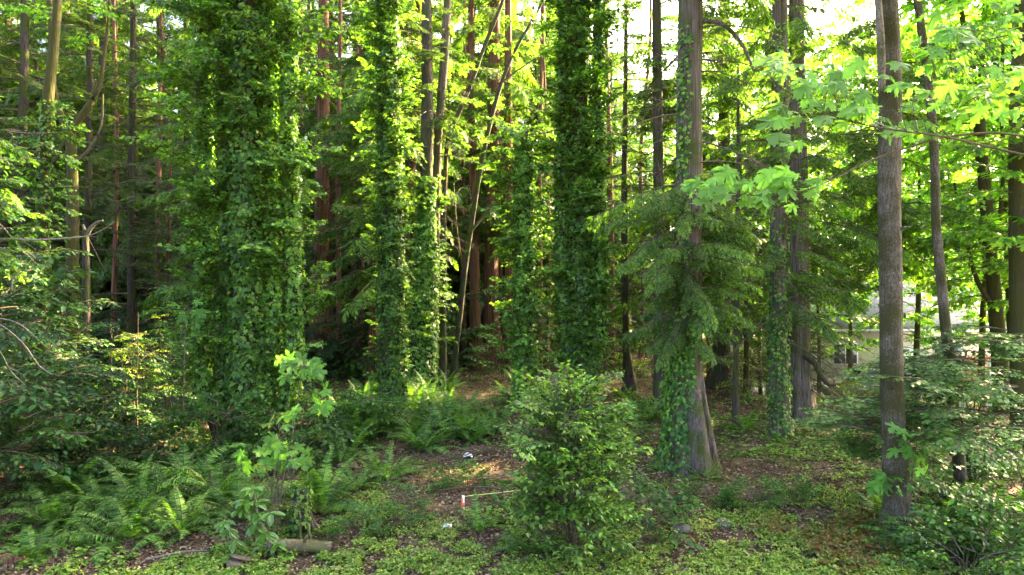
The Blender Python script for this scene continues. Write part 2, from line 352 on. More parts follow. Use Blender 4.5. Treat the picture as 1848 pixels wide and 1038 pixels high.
def leafy_branch(r, L=1.2, T=OVATE, leaf=.08, ntw=9, tw=.45, per=8, droop=.2, up=.3, flat=.25, nrm_up=1.0, wood=.014, face=0.0, lobes_droop=.35, jit=.35):
    g = Geo(); t = np.linspace(0, 1, 7)
    ax = np.stack([L * t, np.cumsum(r.normal(0, .03 * L, 7)), L * (up * t - droop * t ** 2)], -1)
    g.add(*tube(ax, wood * (1 - .8 * t) + .003, 4), mi=0)
    Ps, Ys = [], []
    for k in range(ntw + 1):
        if k == ntw: p, d, l = ax[4], unit(ax[6] - ax[4]), L * .4
        else:
            u = .18 + .8 * (k + r.uniform(0, .9)) / ntw; u = min(u, .99); i = min(5, int(u * 6)); p = ax[i] + (ax[i + 1] - ax[i]) * (u * 6 - i)
            a = unit(ax[i + 1] - ax[i]); sd = 1 if k % 2 else -1
            d = unit(a * r.uniform(.5, 1.0) + np.array([-a[1], a[0], 0]) * sd * r.uniform(.6, 1.1) + np.array([0, 0, r.normal(.05, flat)])); l = tw * (1.15 - .6 * u) * r.uniform(.7, 1.3)
        e = p + d * l + np.array([0, 0, -.12 * l]); m = p + d * l * .5 + np.array([0, 0, .02 * l])
        g.add(*tube(np.stack([p, m, e]), [wood * .4, wood * .3, .0018], 3, cap=False), mi=0)
        s = np.linspace(.15, 1.0, per); q = np.where(np.arange(per) % 2, 1, -1)
        pts = p * (1 - s)[:, None] ** 2 + 2 * m * (s * (1 - s))[:, None] + e * (s ** 2)[:, None]
        sv = np.array([-d[1], d[0], 0.0])
        yd = d[None] * .55 + sv[None] * (q * .8)[:, None]; yd[-1] = d
        yd = yd + r.normal(0, jit, yd.shape) * np.array([1, 1, .5]) + np.array([0, 0, -lobes_droop])
        Ps.append(pts + unit(yd) * leaf * .25); Ys.append(yd)
    P = np.concatenate(Ps); Y = np.concatenate(Ys); n = len(P)
    Z = np.array([face, 0, nrm_up]) + r.normal(0, jit, (n, 3))
    g.scatter(T, P, frames(Y, Z), leaf * r.uniform(.65, 1.25, n), mi=1)
    return g
RB = np.random.default_rng(11)
def variants(fn, n, name, mats, **kw):
    out = []
    for k in range(n):
        kk = {a: (RB.uniform(*b) if isinstance(b, tuple) and len(b) == 2 and all(isinstance(c, float) for c in b) else b) for a, b in kw.items()}
        ge = fn(RB, **kk); me = ge.mesh(name, mats); me['geo'] = 0; out.append((me, ge))
    return out
CEDAR = variants(conifer_branch, 8, 'cedar_branch', [M['twig'], M['cedar']], L=(1.7, 2.5), up=(.0, .25), droop=(.35, .6), hang=(.5, .9), tipup=(.1, .25), ns=14, spray=.62, bl=.19, bw=.040, npair=9)
FIR = variants(conifer_branch, 6, 'fir_branch', [M['twig'], M['fir']], L=(1.8, 2.6), up=(-.05, .15), droop=(.15, .3), hang=(.08, .2), tipup=(.0, .1), ns=15, spray=.6, bl=.085, bw=.028, npair=12, ang=1.0)
DEAD = variants(dead_branch, 6, 'dead_branch', [M['twig']])
SHOOT = variants(leafy_branch, 7, 'ivy_shoot', [M['twig'], M['ivy_shoot']], L=(.55, .95), T=IVY, leaf=.088, ntw=9, tw=.38, per=8, up=(.0, .7), droop=(.1, .5), nrm_up=.9, face=.8)
SHOOT_L = variants(leafy_branch, 8, 'ivy_shoot', [M['twig'], M['ivy_shoot']], L=(1.1, 1.6), T=IVY, leaf=.092, ntw=17, tw=.42, per=7, up=(.0, .6), droop=(.1, .5), nrm_up=.9, face=.8)
SHRUB = variants(leafy_branch, 7, 'shrub_branch', [M['twig'], M['shrub']], L=(.8, 1.3), T=OVATE, leaf=.13, ntw=8, tw=.42, per=6, up=(.2, .5), droop=(.2, .5))
SHRUB_SHADE = variants(leafy_branch, 6, 'shrub_branch', [M['twig'], M['shrub_shade_tint']], L=(.8, 1.3), T=OVATE, leaf=.13, ntw=8, tw=.42, per=6, up=(.1, .4), droop=(.2, .5), flat=.12)
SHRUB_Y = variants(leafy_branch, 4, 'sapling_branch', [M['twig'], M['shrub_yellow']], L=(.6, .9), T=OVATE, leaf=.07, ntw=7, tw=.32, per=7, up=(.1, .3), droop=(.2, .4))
HOLLY = variants(leafy_branch, 8, 'bush_branch', [M['twig'], M['holly']], L=(.45, .75), T=OVATE, leaf=.078, ntw=8, tw=.27, per=7, up=(.2, .9), droop=(.0, .3), jit=.5)
VINE = variants(leafy_branch, 6, 'vine_maple_branch', [M['twig'], M['vine']], L=(1.1, 1.7), T=VINEM, leaf=.095, ntw=11, tw=.55, per=7, up=(.0, .15), droop=(.05, .2), flat=.08, lobes_droop=.25, jit=.22)
MAPB = variants(leafy_branch, 7, 'maple_branch', [M['twig'], M['maple_bg']], L=(1.6, 2.4), T=MAPLE_LOW, leaf=.19, ntw=11, tw=.75, per=6, up=(.0, .35), droop=(.1, .4), flat=.2, lobes_droop=.4)

# ------------------------------------------------------------------ trees
def spine(pts, d, base=True):
    """photograph points (px, py, width px[, extra depth m]) at distance d -> (n,4) world x,y,z,r"""
    out = []
    for p in pts:
        dd = d + (p[3] if len(p) > 3 else 0)
        out.append((PX(p[0], dd), dd, PZ(p[1], dd), PW(p[2], dd) / 2))
    out = np.array(out)
    if base: out[0, 2] = gz(out[0, 0], out[0, 1]) - .08
    return out
def trunk_part(t, S, mat, name='trunk', sides=14, flute=0.0, bump=.06, seed=0, nfl=7):
    o = np.array(t.location); n = max(6, int((S[-1, 2] - S[0, 2]) / .35) + 4)
    Q = resample(S, n); Q[:, 3] = np.maximum(Q[:, 3], .004)
    g = Geo(); fl = float(flute) * (0.5 + 1.5 * np.exp(-np.linspace(0, 12, n))) if flute else 0.0
    g.add(*tube(Q[:, :3] - o, Q[:, 3], sides, flute=fl, nfl=nfl, seed=seed, bump=bump))
    obj(name, g.mesh(name, [mat], True), t); return Q
def along(Q, z):
    return np.array([np.interp(z, Q[:, 2], Q[:, k]) for k in range(4)]).T
RT = np.random.default_rng(23)
def add_branches(t, Q, var, n, z0, z1, sc0, sc1, name='branch', az=None, pitch=(-.15, .15), pow_=1.0):
    o = np.array(t.location)
    for k in range(n):
        u = ((k + RT.uniform(0, 1)) / n) ** pow_; z = z0 + (z1 - z0) * u; c = along(Q, z)
        a = RT.uniform(0, 2 * np.pi) if az is None else RT.uniform(*az)
        me = var[RT.integers(len(var))][0]; s = (sc0 + (sc1 - sc0) * u) * (RT.uniform(.55, 1.3) if name == 'ivy_shoot' else RT.uniform(.75, 1.25))
        obj(name, me, t, (c[0] - o[0] + .7 * c[3] * math.cos(a), c[1] - o[1] + .7 * c[3] * math.sin(a), z - o[2]), (RT.normal(0, .12), -RT.uniform(*pitch), a), s)
def ivy_cover(t, Q, z0, z1, dens=230, thick=.10, leaf=.115, parts=0, az=None):
    """shingled ivy leaves clinging to the trunk; the largest in view are leaf objects, the rest one mesh"""
    o = np.array(t.location); L = z1 - z0
    rm = along(Q, (z0 + z1) / 2)[3] + thick; n = int(2 * np.pi * rm * L * dens * (1 if az is None else (az[1] - az[0]) / 6.28))
    z = RT.uniform(z0, z1, n); a = RT.uniform(0, 2 * np.pi, n) if az is None else RT.uniform(az[0], az[1], n)
    c = along(Q, z); dirv = np.stack([np.cos(a), np.sin(a), np.zeros(n)], -1)
    lump = fbm(a * 1.3 + o[0], z * 1.1, 5)
    rr = c[:, 3] * 1.02 + thick * (lump * 1.6 - .25).clip(.05) * RT.uniform(.5, 1.1, n)
    ok = (fbm(a * 1.1 + o[0] * 3, z * .7, 15) * 1.5 + RT.uniform(-.25, .45, n)) > .42; z, a, c, dirv, lump, rr = z[ok], a[ok], c[ok], dirv[ok], lump[ok], rr[ok]; n = len(z)
    P = c[:, :3] + dirv * rr[:, None]
    Y = dirv * .45 + np.array([0, 0, -1.0]) + RT.normal(0, .38, (n, 3)); Zn = dirv + np.array([0, 0, .55]) + RT.normal(0, .28, (n, 3))
    F = frames(Y, Zn); s = leaf * RT.uniform(.4, 1.2, n)
    P = P - o
    keep = np.ones(n, bool)
    if parts:
        front = np.where((np.sin(a) < -.25) & (P[:, 2] + o[2] < PZ(0, o[1])))[0]; front = front[np.argsort(-s[front])][:parts]
        keep[front] = False
        g1 = Geo(); g1.add(*IVY); lm = g1.mesh('ivy_leaf', [M['ivy_shoot']])
        from mathutils import Matrix
        for i in front:
            oo = bpy.data.objects.new('leaf', lm); COL.objects.link(oo); oo.parent = t
            m3 = Matrix(F[i].T.tolist()).to_4x4(); m3.translation = Vector(P[i] + dirv[i] * .03)
            oo.matrix_local = m3 @ Matrix.Scale(float(s[i]) * 1.08, 4)
    g = Geo(); g.scatter(IVY, P[keep], F[keep], s[keep]); obj('ivy', g.mesh('ivy', [M['ivy']]), t, kind='stuff')
def tree(name, label, cat, d, pts, mat, group=None, **kw):
    S = spine(pts, d); t = thing(name, label, cat, tuple(S[0, :3]), group); t['d'] = 0; del t['d']
    Q = trunk_part(t, S, mat, **kw); return t, Q

# --- five ivy-clad trunks
t, Q = tree('ivy_clad_tree', 'broadest ivy-smothered trunk, at the left above the ferns', 'tree', 16.0, [(440, 827, 66), (445, 600, 54), (442, 300, 48), (448, 0, 42), (452, -500, 30), (452, -1100, 8)], M['bark_ivy'])
ivy_cover(t, Q, 0, 14.5, 380, .2, .115, parts=280)
add_branches(t, Q, SHOOT_L, 50, 1.0, 12.5, .7, 1.0, 'ivy_shoot', az=(math.pi * .85, math.pi * 2.15), pitch=(.0, .7))
for px_, n_ in ((368, 82), (405, 42), (484, 42), (520, 82)):
    Qs = trunk_part(t, spine([((px_ + 440) / 2, 827, 20, .2), (px_, 700, 16, .15), (px_ + 4, 400, 13, .1), (px_ - 2, 150, 12, .1), (px_, -60, 9, .1), (px_ + 8, -180, 4)], 16.0), M['bark_ivy'], 'ivy_stem', sides=8)
    ivy_cover(t, Qs, 1.2, 11.5, 330, .22, .105); add_branches(t, Qs, SHOOT_L if n_ > 50 else SHOOT, n_, .9, 12.0, .72, .95, 'ivy_shoot', az=(math.pi * .85, math.pi * 2.15), pitch=(.0, .8))
t, Q = tree('ivy_clad_tree', 'tall ivy-covered trunk rising straight from the ferns, left of centre', 'tree', 20.4, [(709, 760, 46), (707, 600, 38), (702, 300, 32), (698, 0, 28), (696, -500, 20), (696, -1000, 8)], M['bark_ivy'])
ivy_cover(t, Q, 0, 14.5, 360, .16, .115, parts=220)
add_branches(t, Q, SHOOT, 295, 1.0, 14.5, .5, 1.0, 'ivy_shoot', az=(math.pi * .8, math.pi * 2.2), pitch=(.0, .7))
t, Q = tree('ivy_clad_tree', 'ivy-clad fir trunk with bare upper bark, close behind the left-centre ivy column', 'tree', 26.0, [(752, 708, 64), (762, 560, 44), (768, 400, 26), (771, 200, 22), (770, 0, 18), (768, -400, 12)], M['bark_fir'])
ivy_cover(t, Q, 0, 8.2, 300, .18, .12, parts=120)
add_branches(t, Q, SHOOT, 80, 1.5, 8.2, .9, .7, 'ivy_shoot', az=(math.pi * .9, math.pi * 2.3), pitch=(-.1, .4))
add_branches(t, Q, FIR, 26, 9, 22, .9, .7); add_branches(t, Q, DEAD, 14, 7, 14, .8, 1.0, 'dead_branch')
t, Q = tree('ivy_clad_snag', 'short ivy-wrapped snag ending in a leafy tuft, right of centre', 'tree', 22.5, [(947, 738, 36), (946, 600, 32), (945, 400, 28), (944, 240, 16)], M['bark_ivy'])
ivy_cover(t, Q, 0, 9.0, 330, .17, .11, parts=120)
add_branches(t, Q, SHOOT, 170, 1.2, 9.2, .75, 1.3, 'ivy_shoot', pitch=(-.1, .5))
t, Q = tree('ivy_clad_tree', 'thick ivy-covered trunk behind the tall foreground bush', 'tree', 22.0, [(1050, 742, 56), (1047, 500, 44), (1042, 250, 38), (1042, 0, 34), (1042, -500, 24), (1042, -900, 8)], M['bark_ivy'])
ivy_cover(t, Q, 0, 14.5, 300, .16, .11, parts=240)
add_branches(t, Q, SHOOT, 60, .8, 13.0, .9, 1.1, 'ivy_shoot', az=(math.pi * .9, math.pi * 2.1), pitch=(.0, .7)); add_branches(t, Q, SHOOT_L, 95, 1.2, 14.0, .8, 1.0, 'ivy_shoot', az=(math.pi * .85, math.pi * 2.15), pitch=(.1, .9))
for px_, n_ in ((1014, 70), (1078, 74)):
    Qs = trunk_part(t, spine([((px_ + 1046) / 2, 742, 16, -.1), (px_ + 4, 560, 14, -.2), (px_, 300, 12, -.2), (px_ + 3, 60, 11, -.2), (px_, -160, 5, -.2)], 22.0), M['bark_ivy'], 'ivy_stem', sides=8)
    ivy_cover(t, Qs, 1.5, 14.0, 300, .2, .105); add_branches(t, Qs, SHOOT, n_, 1.0, 14.3, .7, 1.0, 'ivy_shoot', az=(math.pi * .85, math.pi * 2.15), pitch=(.0, .8))

# --- the big redcedar with its twin stem, ivy up the left side
t, Q = tree('western_redcedar', 'largest redcedar trunk, split at the base with ivy climbing its left side', 'tree', 15.1,
            [(1240, 848, 112), (1239, 815, 84), (1238, 740, 60), (1240, 620, 50), (1242, 450, 46), (1244, 200, 43), (1246, 0, 41), (1247, -400, 34), (1247, -1300, 8)], M['bark_cedar'], flute=.16, sides=40, nfl=9)
S2 = spine([(1287, 842, 30, -.1), (1277, 790, 22, -.05), (1267, 720, 17, 0), (1258, 640, 12, .1)], 15.0)
trunk_part(t, S2, M['bark_cedar'], 'side_stem', sides=20, flute=.14)
S3 = spine([(1262, 852, 44, -.45), (1258, 790, 36, -.35), (1252, 720, 28, -.2), (1246, 650, 20, 0)], 15.0)
trunk_part(t, S3, M['bark_cedar'], 'buttress', sides=20, flute=.18)
ivy_cover(t, Q, 0, 3.2, 300, .20, .095, parts=160, az=(math.pi * .7, math.pi * 1.55)); ivy_cover(t, np.array([[PX(1215, 15.1), 15.1, 0, .34], [PX(1222, 15.1), 15.1, 1.2, .2], [PX(1232, 15.1), 15.1, 2.4, .12]]), 0, 2.4, 260, .16, .09)
ivy_cover(t, Q, 3.2, 9.8, 220, .07, .095, az=(math.pi * 1.1, math.pi * 1.45))
add_branches(t, Q, CEDAR, 46, 2.7, 6.2, .45, .65, az=(math.pi * 1.05, math.pi * 2.2), pitch=(-.3, .1))
add_branches(t, Q, CEDAR, 22, 3.0, 6.5, .5, .8); add_branches(t, Q, DEAD, 22, 3.2, 11, .9, 1.1, 'dead_branch')
add_branches(t, Q, CEDAR, 40, 10.5, 24, 1.2, .7)
g = Geo(); S4 = resample(np.array([(PX(1262, 15), 15.0, PZ(38, 15), .055), (PX(1300, 14.9), 14.9, PZ(45, 15), .05), (PX(1335, 14.8), 14.8, PZ(80, 15), .04), (PX(1360, 14.7), 14.7, PZ(135, 15), .022)]), 14)
g.add(*tube(S4[:, :3] - np.array(t.location), S4[:, 3], 8)); obj('limb', g.mesh('limb', [M['bark_cedar']], True), t)

# --- maples on the right
t, Q = tree('bigleaf_maple', 'straight mossy grey-brown maple trunk nearest the camera on the right', 'tree', 11.2,
            [(1622, 966, 80), (1620, 940, 56), (1616, 850, 42), (1610, 700, 38), (1608, 500, 37), (1605, 300, 37), (1606, 150, 37), (1600, 0, 38), (1597, -600, 28), (1597, -1400, 8)], M['bark_maple'], sides=44, bump=.05, flute=.05, nfl=21)
add_branches(t, Q, MAPB, 22, 9.5, 17, .9, 1.2)
for a_, l_ in ((-2.6, .6), (-1.9, .5), (-1.0, .65), (-.3, .6), (.8, .5)):
    P_ = resample(np.array([(.1 * math.cos(a_), .1 * math.sin(a_), .32), (.25 * math.cos(a_), .25 * math.sin(a_), .13), (l_ * math.cos(a_ + .15), l_ * math.sin(a_ + .15), -.02)]), 10); g = Geo(); g.add(*tube(P_, np.linspace(.10, .03, 10), 9, bump=.1)); obj('root', g.mesh('root', [M['bark_maple']], True), t)
for (px_, py_, a_) in ((1590, 560, 3.4), (1622, 420, 5.4), (1600, 705, 4.2), (1612, 245, 4.9), (1628, 640, 5.8)):
    c_ = along(Q, PZ(py_, 11.2)); o_ = np.array(t.location); dv_ = np.array([math.cos(a_), math.sin(a_), .35]); p_ = c_[:3] - o_ + dv_ * c_[3] * .8
    g = Geo(); g.add(*tube(np.stack([p_, p_ + dv_ * .05, p_ + dv_ * RT.uniform(.09, .2)]), [.04, .022, .014], 8, bump=.15)); obj('branch_stub', g.mesh('branch_stub', [M['bark_maple']], True), t)
g = Geo(); S4 = resample(np.array([(PX(1594, 10.95), 10.98, PZ(165, 11), .05), (PX(1590, 10.9), 10.9, PZ(80, 11), .06), (PX(1584, 10.9), 10.9, PZ(0, 11), .055), (PX(1575, 10.9), 10.9, PZ(-180, 11), .03)]), 12)
g.add(*tube(S4[:, :3] - np.array(t.location), S4[:, 3], 8)); obj('stub_limb', g.mesh('stub_limb', [M['twig_grey']], True), t)
t, Q = tree('slender_maple', 'thin pale-blotched maple trunk leaning left beside the nearest maple', 'tree', 12.6,
            [(1740, 914, 26), (1730, 830, 19), (1714, 660, 18), (1702, 540, 17), (1690, 400, 15), (1685, 260, 14), (1672, 120, 14), (1656, 0, 13), (1635, -300, 9), (1620, -600, 4)], M['bark_maple'], sides=18, bump=.09)
add_branches(t, Q, MAPB, 14, 8, 14, .6, .8)
def limb(t, pts, d, mat, name='limb', n=16, sides=9):
    S = resample(spine(pts, d, False), n); g = Geo(); g.add(*tube(S[:, :3] - np.array(t.location), S[:, 3], sides, bump=.06)); obj(name, g.mesh(name, [mat], True), t); return S
t, Q = tree('forked_maple', 'backlit maple with a many-forked top near the right edge', 'tree', 22.0,
            [(1810, 740, 30), (1801, 600, 25), (1787, 450, 21), (1774, 300, 19), (1765, 200, 18), (1752, 110, 13), (1738, 40, 9), (1725, -120, 6), (1720, -300, 3)], M['bark_moss'])
limb(t, [(1766, 200, 12), (1772, 100, 10), (1776, 20, 8), (1780, -120, 5)], 22, M['bark_moss']); limb(t, [(1790, 470, 10), (1800, 420, 8), (1810, 330, 7), (1808, 200, 6), (1812, 0, 5)], 22, M['bark_moss'])
limb(t, [(1798, 560, 9), (1770, 520, 8), (1745, 440, 6), (1722, 330, 4)], 22, M['bark_moss'])
add_branches(t, Q, MAPB, 90, 3.6, 17, 1.0, 1.1)
t, Q = tree('dark_maple', 'dark trunk cut by the right edge of the view', 'tree', 17.0, [(1846, 800, 38), (1840, 500, 31), (1836, 280, 27), (1840, 0, 20), (1845, -500, 12), (1845, -900, 5)], M['bark_moss'])
add_branches(t, Q, MAPB, 46, 4.5, 16, .8, 1.1)
t, Q = tree('thin_maple', 'thin maple stem between the forked maple and the right edge', 'tree', 26.0, [(1832, 708, 16), (1822, 500, 14), (1815, 350, 12), (1804, 200, 11), (1795, 80, 11), (1790, -60, 8), (1785, -300, 4)], M['bark_moss'])
add_branches(t, Q, MAPB, 44, 5, 19, 1.0, 1.1)

# --- the conifers, left to right as they stand
def conifer(name, label, d, pts, mat, var, nb, z0, z1, s0, s1, nd=12, dz=(1.8, 8), flute=0.0, group=None, ds=.9):
    t, Q = tree(name, label, 'tree', d, pts, mat, group, flute=flute, sides=22 if flute else 12)
    add_branches(t, Q, var, nb, z0, min(z1, Q[-1, 2] - .2), s0, s1)
    if nd: add_branches(t, Q, DEAD, nd, dz[0], dz[1], ds, ds, 'dead_branch', pitch=(-.4, .1))
    return t, Q
conifer('ivied_redcedar', 'redcedar with a thin ivy-wrapped lower trunk, left one of the close pair on the right', 18.2, [(1405, 792, 38), (1404, 650, 32), (1405, 500, 30), (1407, 200, 28), (1407, 0, 26), (1407, -500, 16), (1407, -1000, 5)], M['bark_cedar'], CEDAR, 60, 3.3, 20, .75, .8, 18, (2.4, 9), .08)
t = [o for o in COL.objects if o.name == 'ivied_redcedar'][0]; Qi = resample(spine([(1405, 792, 38), (1404, 650, 32), (1405, 500, 30), (1407, 200, 28), (1407, 0, 26)], 18.2), 30)
ivy_cover(t, Qi, 0, 5.0, 210, .09, .09, parts=120); ivy_cover(t, Qi, 5, 11, 120, .06, .09)
conifer('western_redcedar', 'fluted redcedar with hanging boughs, right one of the close pair on the right', 21.0, [(1441, 755, 62), (1440, 700, 46), (1440, 600, 40), (1440, 400, 35), (1438, 100, 28), (1436, -400, 18), (1436, -800, 5)], M['bark_cedar'], CEDAR, 84, 3.0, 22, 1.0, .85, 26, (1.6, 8), .14)
t = [o for o in COL.objects if o.name == 'western_redcedar.001'][0]; add_branches(t, resample(spine([(1441, 755, 40), (1440, 600, 36), (1440, 400, 34)], 21.0), 20), DEAD, 26, .4, 3.2, .8, 1.0, 'dead_branch', az=(-1.0, .6), pitch=(-.5, .1))
limb(t, [(1452, 640, 12), (1470, 655, 11), (1484, 682, 9), (1498, 695, 7), (1512, 692, 4)], 20.6, M['bark_fir'], 'drooping_limb')
conifer('western_redcedar', 'dark redcedar between the largest redcedar and the close pair, far behind', 27.0, [(1297, 700, 52), (1301, 640, 32), (1303, 560, 28), (1305, 400, 24), (1308, 0, 18), (1308, -400, 6)], M['bark_fir'], CEDAR, 60, 4.0, 22, 1.2, .9, 20, (2, 9), .1)
conifer('young_hemlock', 'pole-thin young conifer standing between the largest redcedar and the close pair', 20.0, [(1327, 766, 14), (1328, 650, 11), (1330, 500, 9), (1332, 300, 7), (1332, 100, 3)], M['bark_fir'], FIR, 26, 3.5, 10, .5, .4, 14, (1.5, 7))
conifer('young_fir', 'thin dark fir with flat tiers of branches left of the grey conifer trunk', 26.0, [(1138, 709, 30), (1132, 650, 16), (1128, 500, 13), (1127, 300, 11), (1129, 150, 9), (1130, -100, 6), (1130, -300, 3)], M['bark_fir'], FIR, 80, 1.6, 20, 1.25, .7, 12, (1, 6))
conifer('grey_conifer', 'bare grey conifer trunk just left of the largest redcedar', 22.0, [(1192, 743, 26), (1190, 430, 20), (1187, 200, 18), (1185, 0, 17), (1183, -500, 11), (1183, -800, 4)], M['bark_fir'], FIR, 46, 3.0, 20, 1.0, .9, 22, (3, 13))
conifer('redcedar_clump', 'left and slimmest red-barked trunk of the trio behind the curved maple', 33.0, [(862, 652, 34), (858, 600, 22), (857, 500, 18), (855, 380, 16), (850, 200, 13), (850, 0, 10), (850, -200, 4)], M['bark_red'], CEDAR, 40, 6.0, 24, 1.1, .9, 20, (2, 12), .1)
conifer('redcedar_clump', 'thickest red-barked trunk of the trio behind the curved maple', 33.5, [(889, 650, 52), (887, 600, 32), (886, 500, 26), (888, 380, 23), (890, 200, 22), (893, 0, 18), (895, -300, 8)], M['bark_red'], CEDAR, 60, 6.5, 26, 1.2, 1.0, 24, (2, 14), .12)
conifer('redcedar_clump', 'right red-brown trunk of the trio, beside the ivy-wrapped snag', 33.0, [(923, 650, 24), (920, 500, 16), (917, 300, 16), (917, 100, 13), (917, -200, 6)], M['bark_red'], CEDAR, 44, 7.0, 24, 1.1, .9, 16, (2, 12), .1)
conifer('redcedar_pair', 'red fluted cedar trunk catching orange light between two ivy columns', 33.0, [(573, 668, 50), (576, 600, 36), (578, 500, 30), (581, 380, 25), (583, 200, 22), (584, 0, 17), (584, -300, 6)], M['bark_red'], CEDAR, 60, 6.0, 25, 1.2, .9, 22, (2, 12), .16)
conifer('redcedar_pair', 'slimmer dark cedar trunk just behind the orange-lit one', 35.0, [(598, 655, 24), (597, 560, 17), (597, 400, 15), (598, 200, 12), (598, -100, 5)], M['bark_red'], CEDAR, 44, 6.0, 22, 1.2, .9, 16, (2, 12), .1)
conifer('dark_conifer', 'dark conifer trunk hidden just left of the left-centre ivy column', 29.0, [(672, 682, 24), (675, 560, 16), (678, 420, 13), (681, 200, 10), (682, -100, 4)], M['bark_red'], FIR, 60, 2.2, 18, 1.3, .9, 26, (1, 9))
conifer('dark_fir', 'slim dark fir trunk behind the forked mossy maple on the left', 28.0, [(240, 695, 20), (238, 500, 14), (238, 300, 13), (241, 0, 10), (241, -300, 4)], M['bark_fir'], FIR, 90, 2.0, 20, 1.4, .9, 26, (1, 9))
conifer('dark_fir', 'thin fir stem rising to the right of the fork of the mossy maple', 26.0, [(157, 705, 16), (159, 400, 12), (161, 200, 11), (163, 0, 10), (164, -300, 4)], M['bark_fir'], FIR, 70, 3.0, 20, 1.1, .8, 16, (1, 8))
conifer('corner_conifer', 'dark conifer with drooping boughs filling the upper left corner', 24.0, [(36, 725, 22), (40, 400, 17), (44, 100, 14), (46, -300, 9), (46, -700, 4)], M['bark_fir'], FIR, 90, 4.0, 20, 1.3, 1.0, 16, (2, 9))
conifer('shadowed_redcedar', 'redcedar with long drooping boughs hidden behind the left-centre ivy column', 27.0, [(716, 700, 24), (716, 500, 18), (712, 200, 14), (712, -200, 6)], M['bark_red'], CEDAR, 90, 4.5, 19, 1.4, 1.0, 20, (2, 8), .1)
conifer('shadowed_redcedar', 'redcedar with dark boughs showing left from behind the broadest ivy column', 25.0, [(405, 715, 28), (405, 500, 22), (408, 200, 17), (410, -200, 8)], M['bark_red'], CEDAR, 80, 2.6, 19, 1.3, 1.0, 20, (1, 8), .1)
conifer('shadowed_redcedar', 'redcedar with feathery boughs hidden right behind the largest redcedar', 24.0, [(1236, 722, 26), (1238, 500, 20), (1240, 200, 15), (1240, -200, 8)], M['bark_cedar'], CEDAR, 80, 2.6, 19, 1.3, 1.0, 16, (1, 8), .1)
conifer('feathery_redcedar', 'bright feathery redcedar behind the nearest maple trunk', 23.0, [(1606, 735, 24), (1606, 500, 20), (1604, 200, 15), (1602, -200, 8)], M['bark_cedar'], CEDAR, 64, 4.6, 19, 1.2, 1.0, 20, (1.5, 6), .1)

for px_, d_, w_, lab_ in [(205, 31, 9, 'thin dead pole between the two slim firs on the left'), (285, 33, 10, 'thin stem in the dark gap left of the broadest ivy'), (300, 29, 7, 'slimmest pole left of the broadest ivy'), (545, 34, 9, 'thin stem just left of the orange-lit redcedar'), (612, 32, 10, 'thin orange pole right of the orange-lit redcedar'), (640, 36, 12, 'thin trunk in the gap left of the left-centre ivy column'), (655, 31, 6, 'wiry sapling pole beside the left-centre ivy column'), (733, 35, 8, 'thin pole seen between the two left-centre ivy columns'), (836, 36, 9, 'thin pole left of the red-barked trio'), (905, 37, 10, 'thin stem inside the red-barked trio'), (975, 33, 9, 'thin stem right of the ivy-wrapped snag'), (990, 30, 6, 'wiry stem left of the thick ivy trunk'), (1105, 34, 10, 'thin trunk right of the thick ivy trunk'), (1160, 33, 8, 'thin pole left of the bare grey conifer')]:
    t, Q = tree('thin_pole_tree', lab_, 'tree', d_, [(px_ + RT.uniform(-6, 6), 519 + 4928 / d_, w_ * 1.4), (px_, 560, w_), (px_ + RT.uniform(-8, 8), 300, w_ * .85), (px_ + RT.uniform(-14, 14), 0, w_ * .6), (px_, -150, 3)], M['bark_red'])
    add_branches(t, Q, DEAD, 22, .8, 12, .8, 1.0, 'dead_branch', pitch=(-.5, .2)); add_branches(t, Q, FIR, 14, 2.5, 12, .6, .8)
# --- mossy maples on the left and leaning stems in the middle
t, Q = tree('mossy_maple', 'moss-covered maple forking into a wide Y on the left', 'tree', 21.0, [(130, 745, 32), (130, 600, 24), (130, 500, 22), (131, 380, 20), (130, 300, 18), (127, 235, 17)], M['bark_moss'])
limb(t, [(127, 246, 15), (112, 215, 12), (99, 175, 11), (94, 130, 10), (92, 60, 9), (86, -60, 7), (80, -250, 4)], 21, M['bark_moss'], n=24)
L2 = limb(t, [(126, 246, 15), (145, 213, 12), (168, 180, 11), (180, 150, 8), (188, 100, 6), (196, 30, 5), (200, -80, 3)], 21, M['bark_moss'], n=24)
limb(t, [(140, 292, 6), (160, 270, 5), (180, 235, 4), (186, 170, 3)], 21, M['twig']); limb(t, [(122, 250, 10), (110, 275, 8), (92, 298, 5)], 21, M['bark_moss'])
add_branches(t, L2, MAPB, 6, 11.5, 14, .5, .7)
t, Q = tree('mossy_maple', 'slightly crooked mossy trunk with sparse ivy at the far left', 'tree', 19.0, [(76, 780, 28), (76, 520, 21), (80, 300, 16), (88, 165, 18), (97, 90, 15), (104, 0, 14), (110, -300, 10), (112, -600, 4)], M['bark_moss'])
ivy_cover(t, Q, 3.0, 9.2, 110, .10, .10); add_branches(t, Q, SHOOT, 60, 3.0, 9.0, .5, .8, 'ivy_shoot', pitch=(-.2, .2)); add_branches(t, Q, MAPB, 9, 11, 17, .6, .8)
t, Q = tree('broken_snag', 'broken grey snag with a side limb, beside the mossy Y-shaped maple', 'tree', 19.5, [(156, 770, 17), (155, 620, 14), (155, 500, 13), (154, 415, 10)], M['bark_fir'])
limb(t, [(155, 428, 8), (164, 412, 7), (175, 402, 5), (186, 398, 3)], 19.5, M['twig_grey']); limb(t, [(154, 424, 7), (150, 405, 4)], 19.5, M['twig_grey'], n=4)
t, Q = tree('leaning_maple', 'slim curved maple stem leaning right, in the middle gap', 'tree', 28.5, [(818, 690, 15), (822, 640, 11), (830, 570, 10), (840, 480, 10), (852, 400, 9), (862, 335, 9), (884, 225, 8), (905, 150, 7), (930, 90, 6), (965, 30, 5), (1000, -40, 3)], M['bark_fir'])
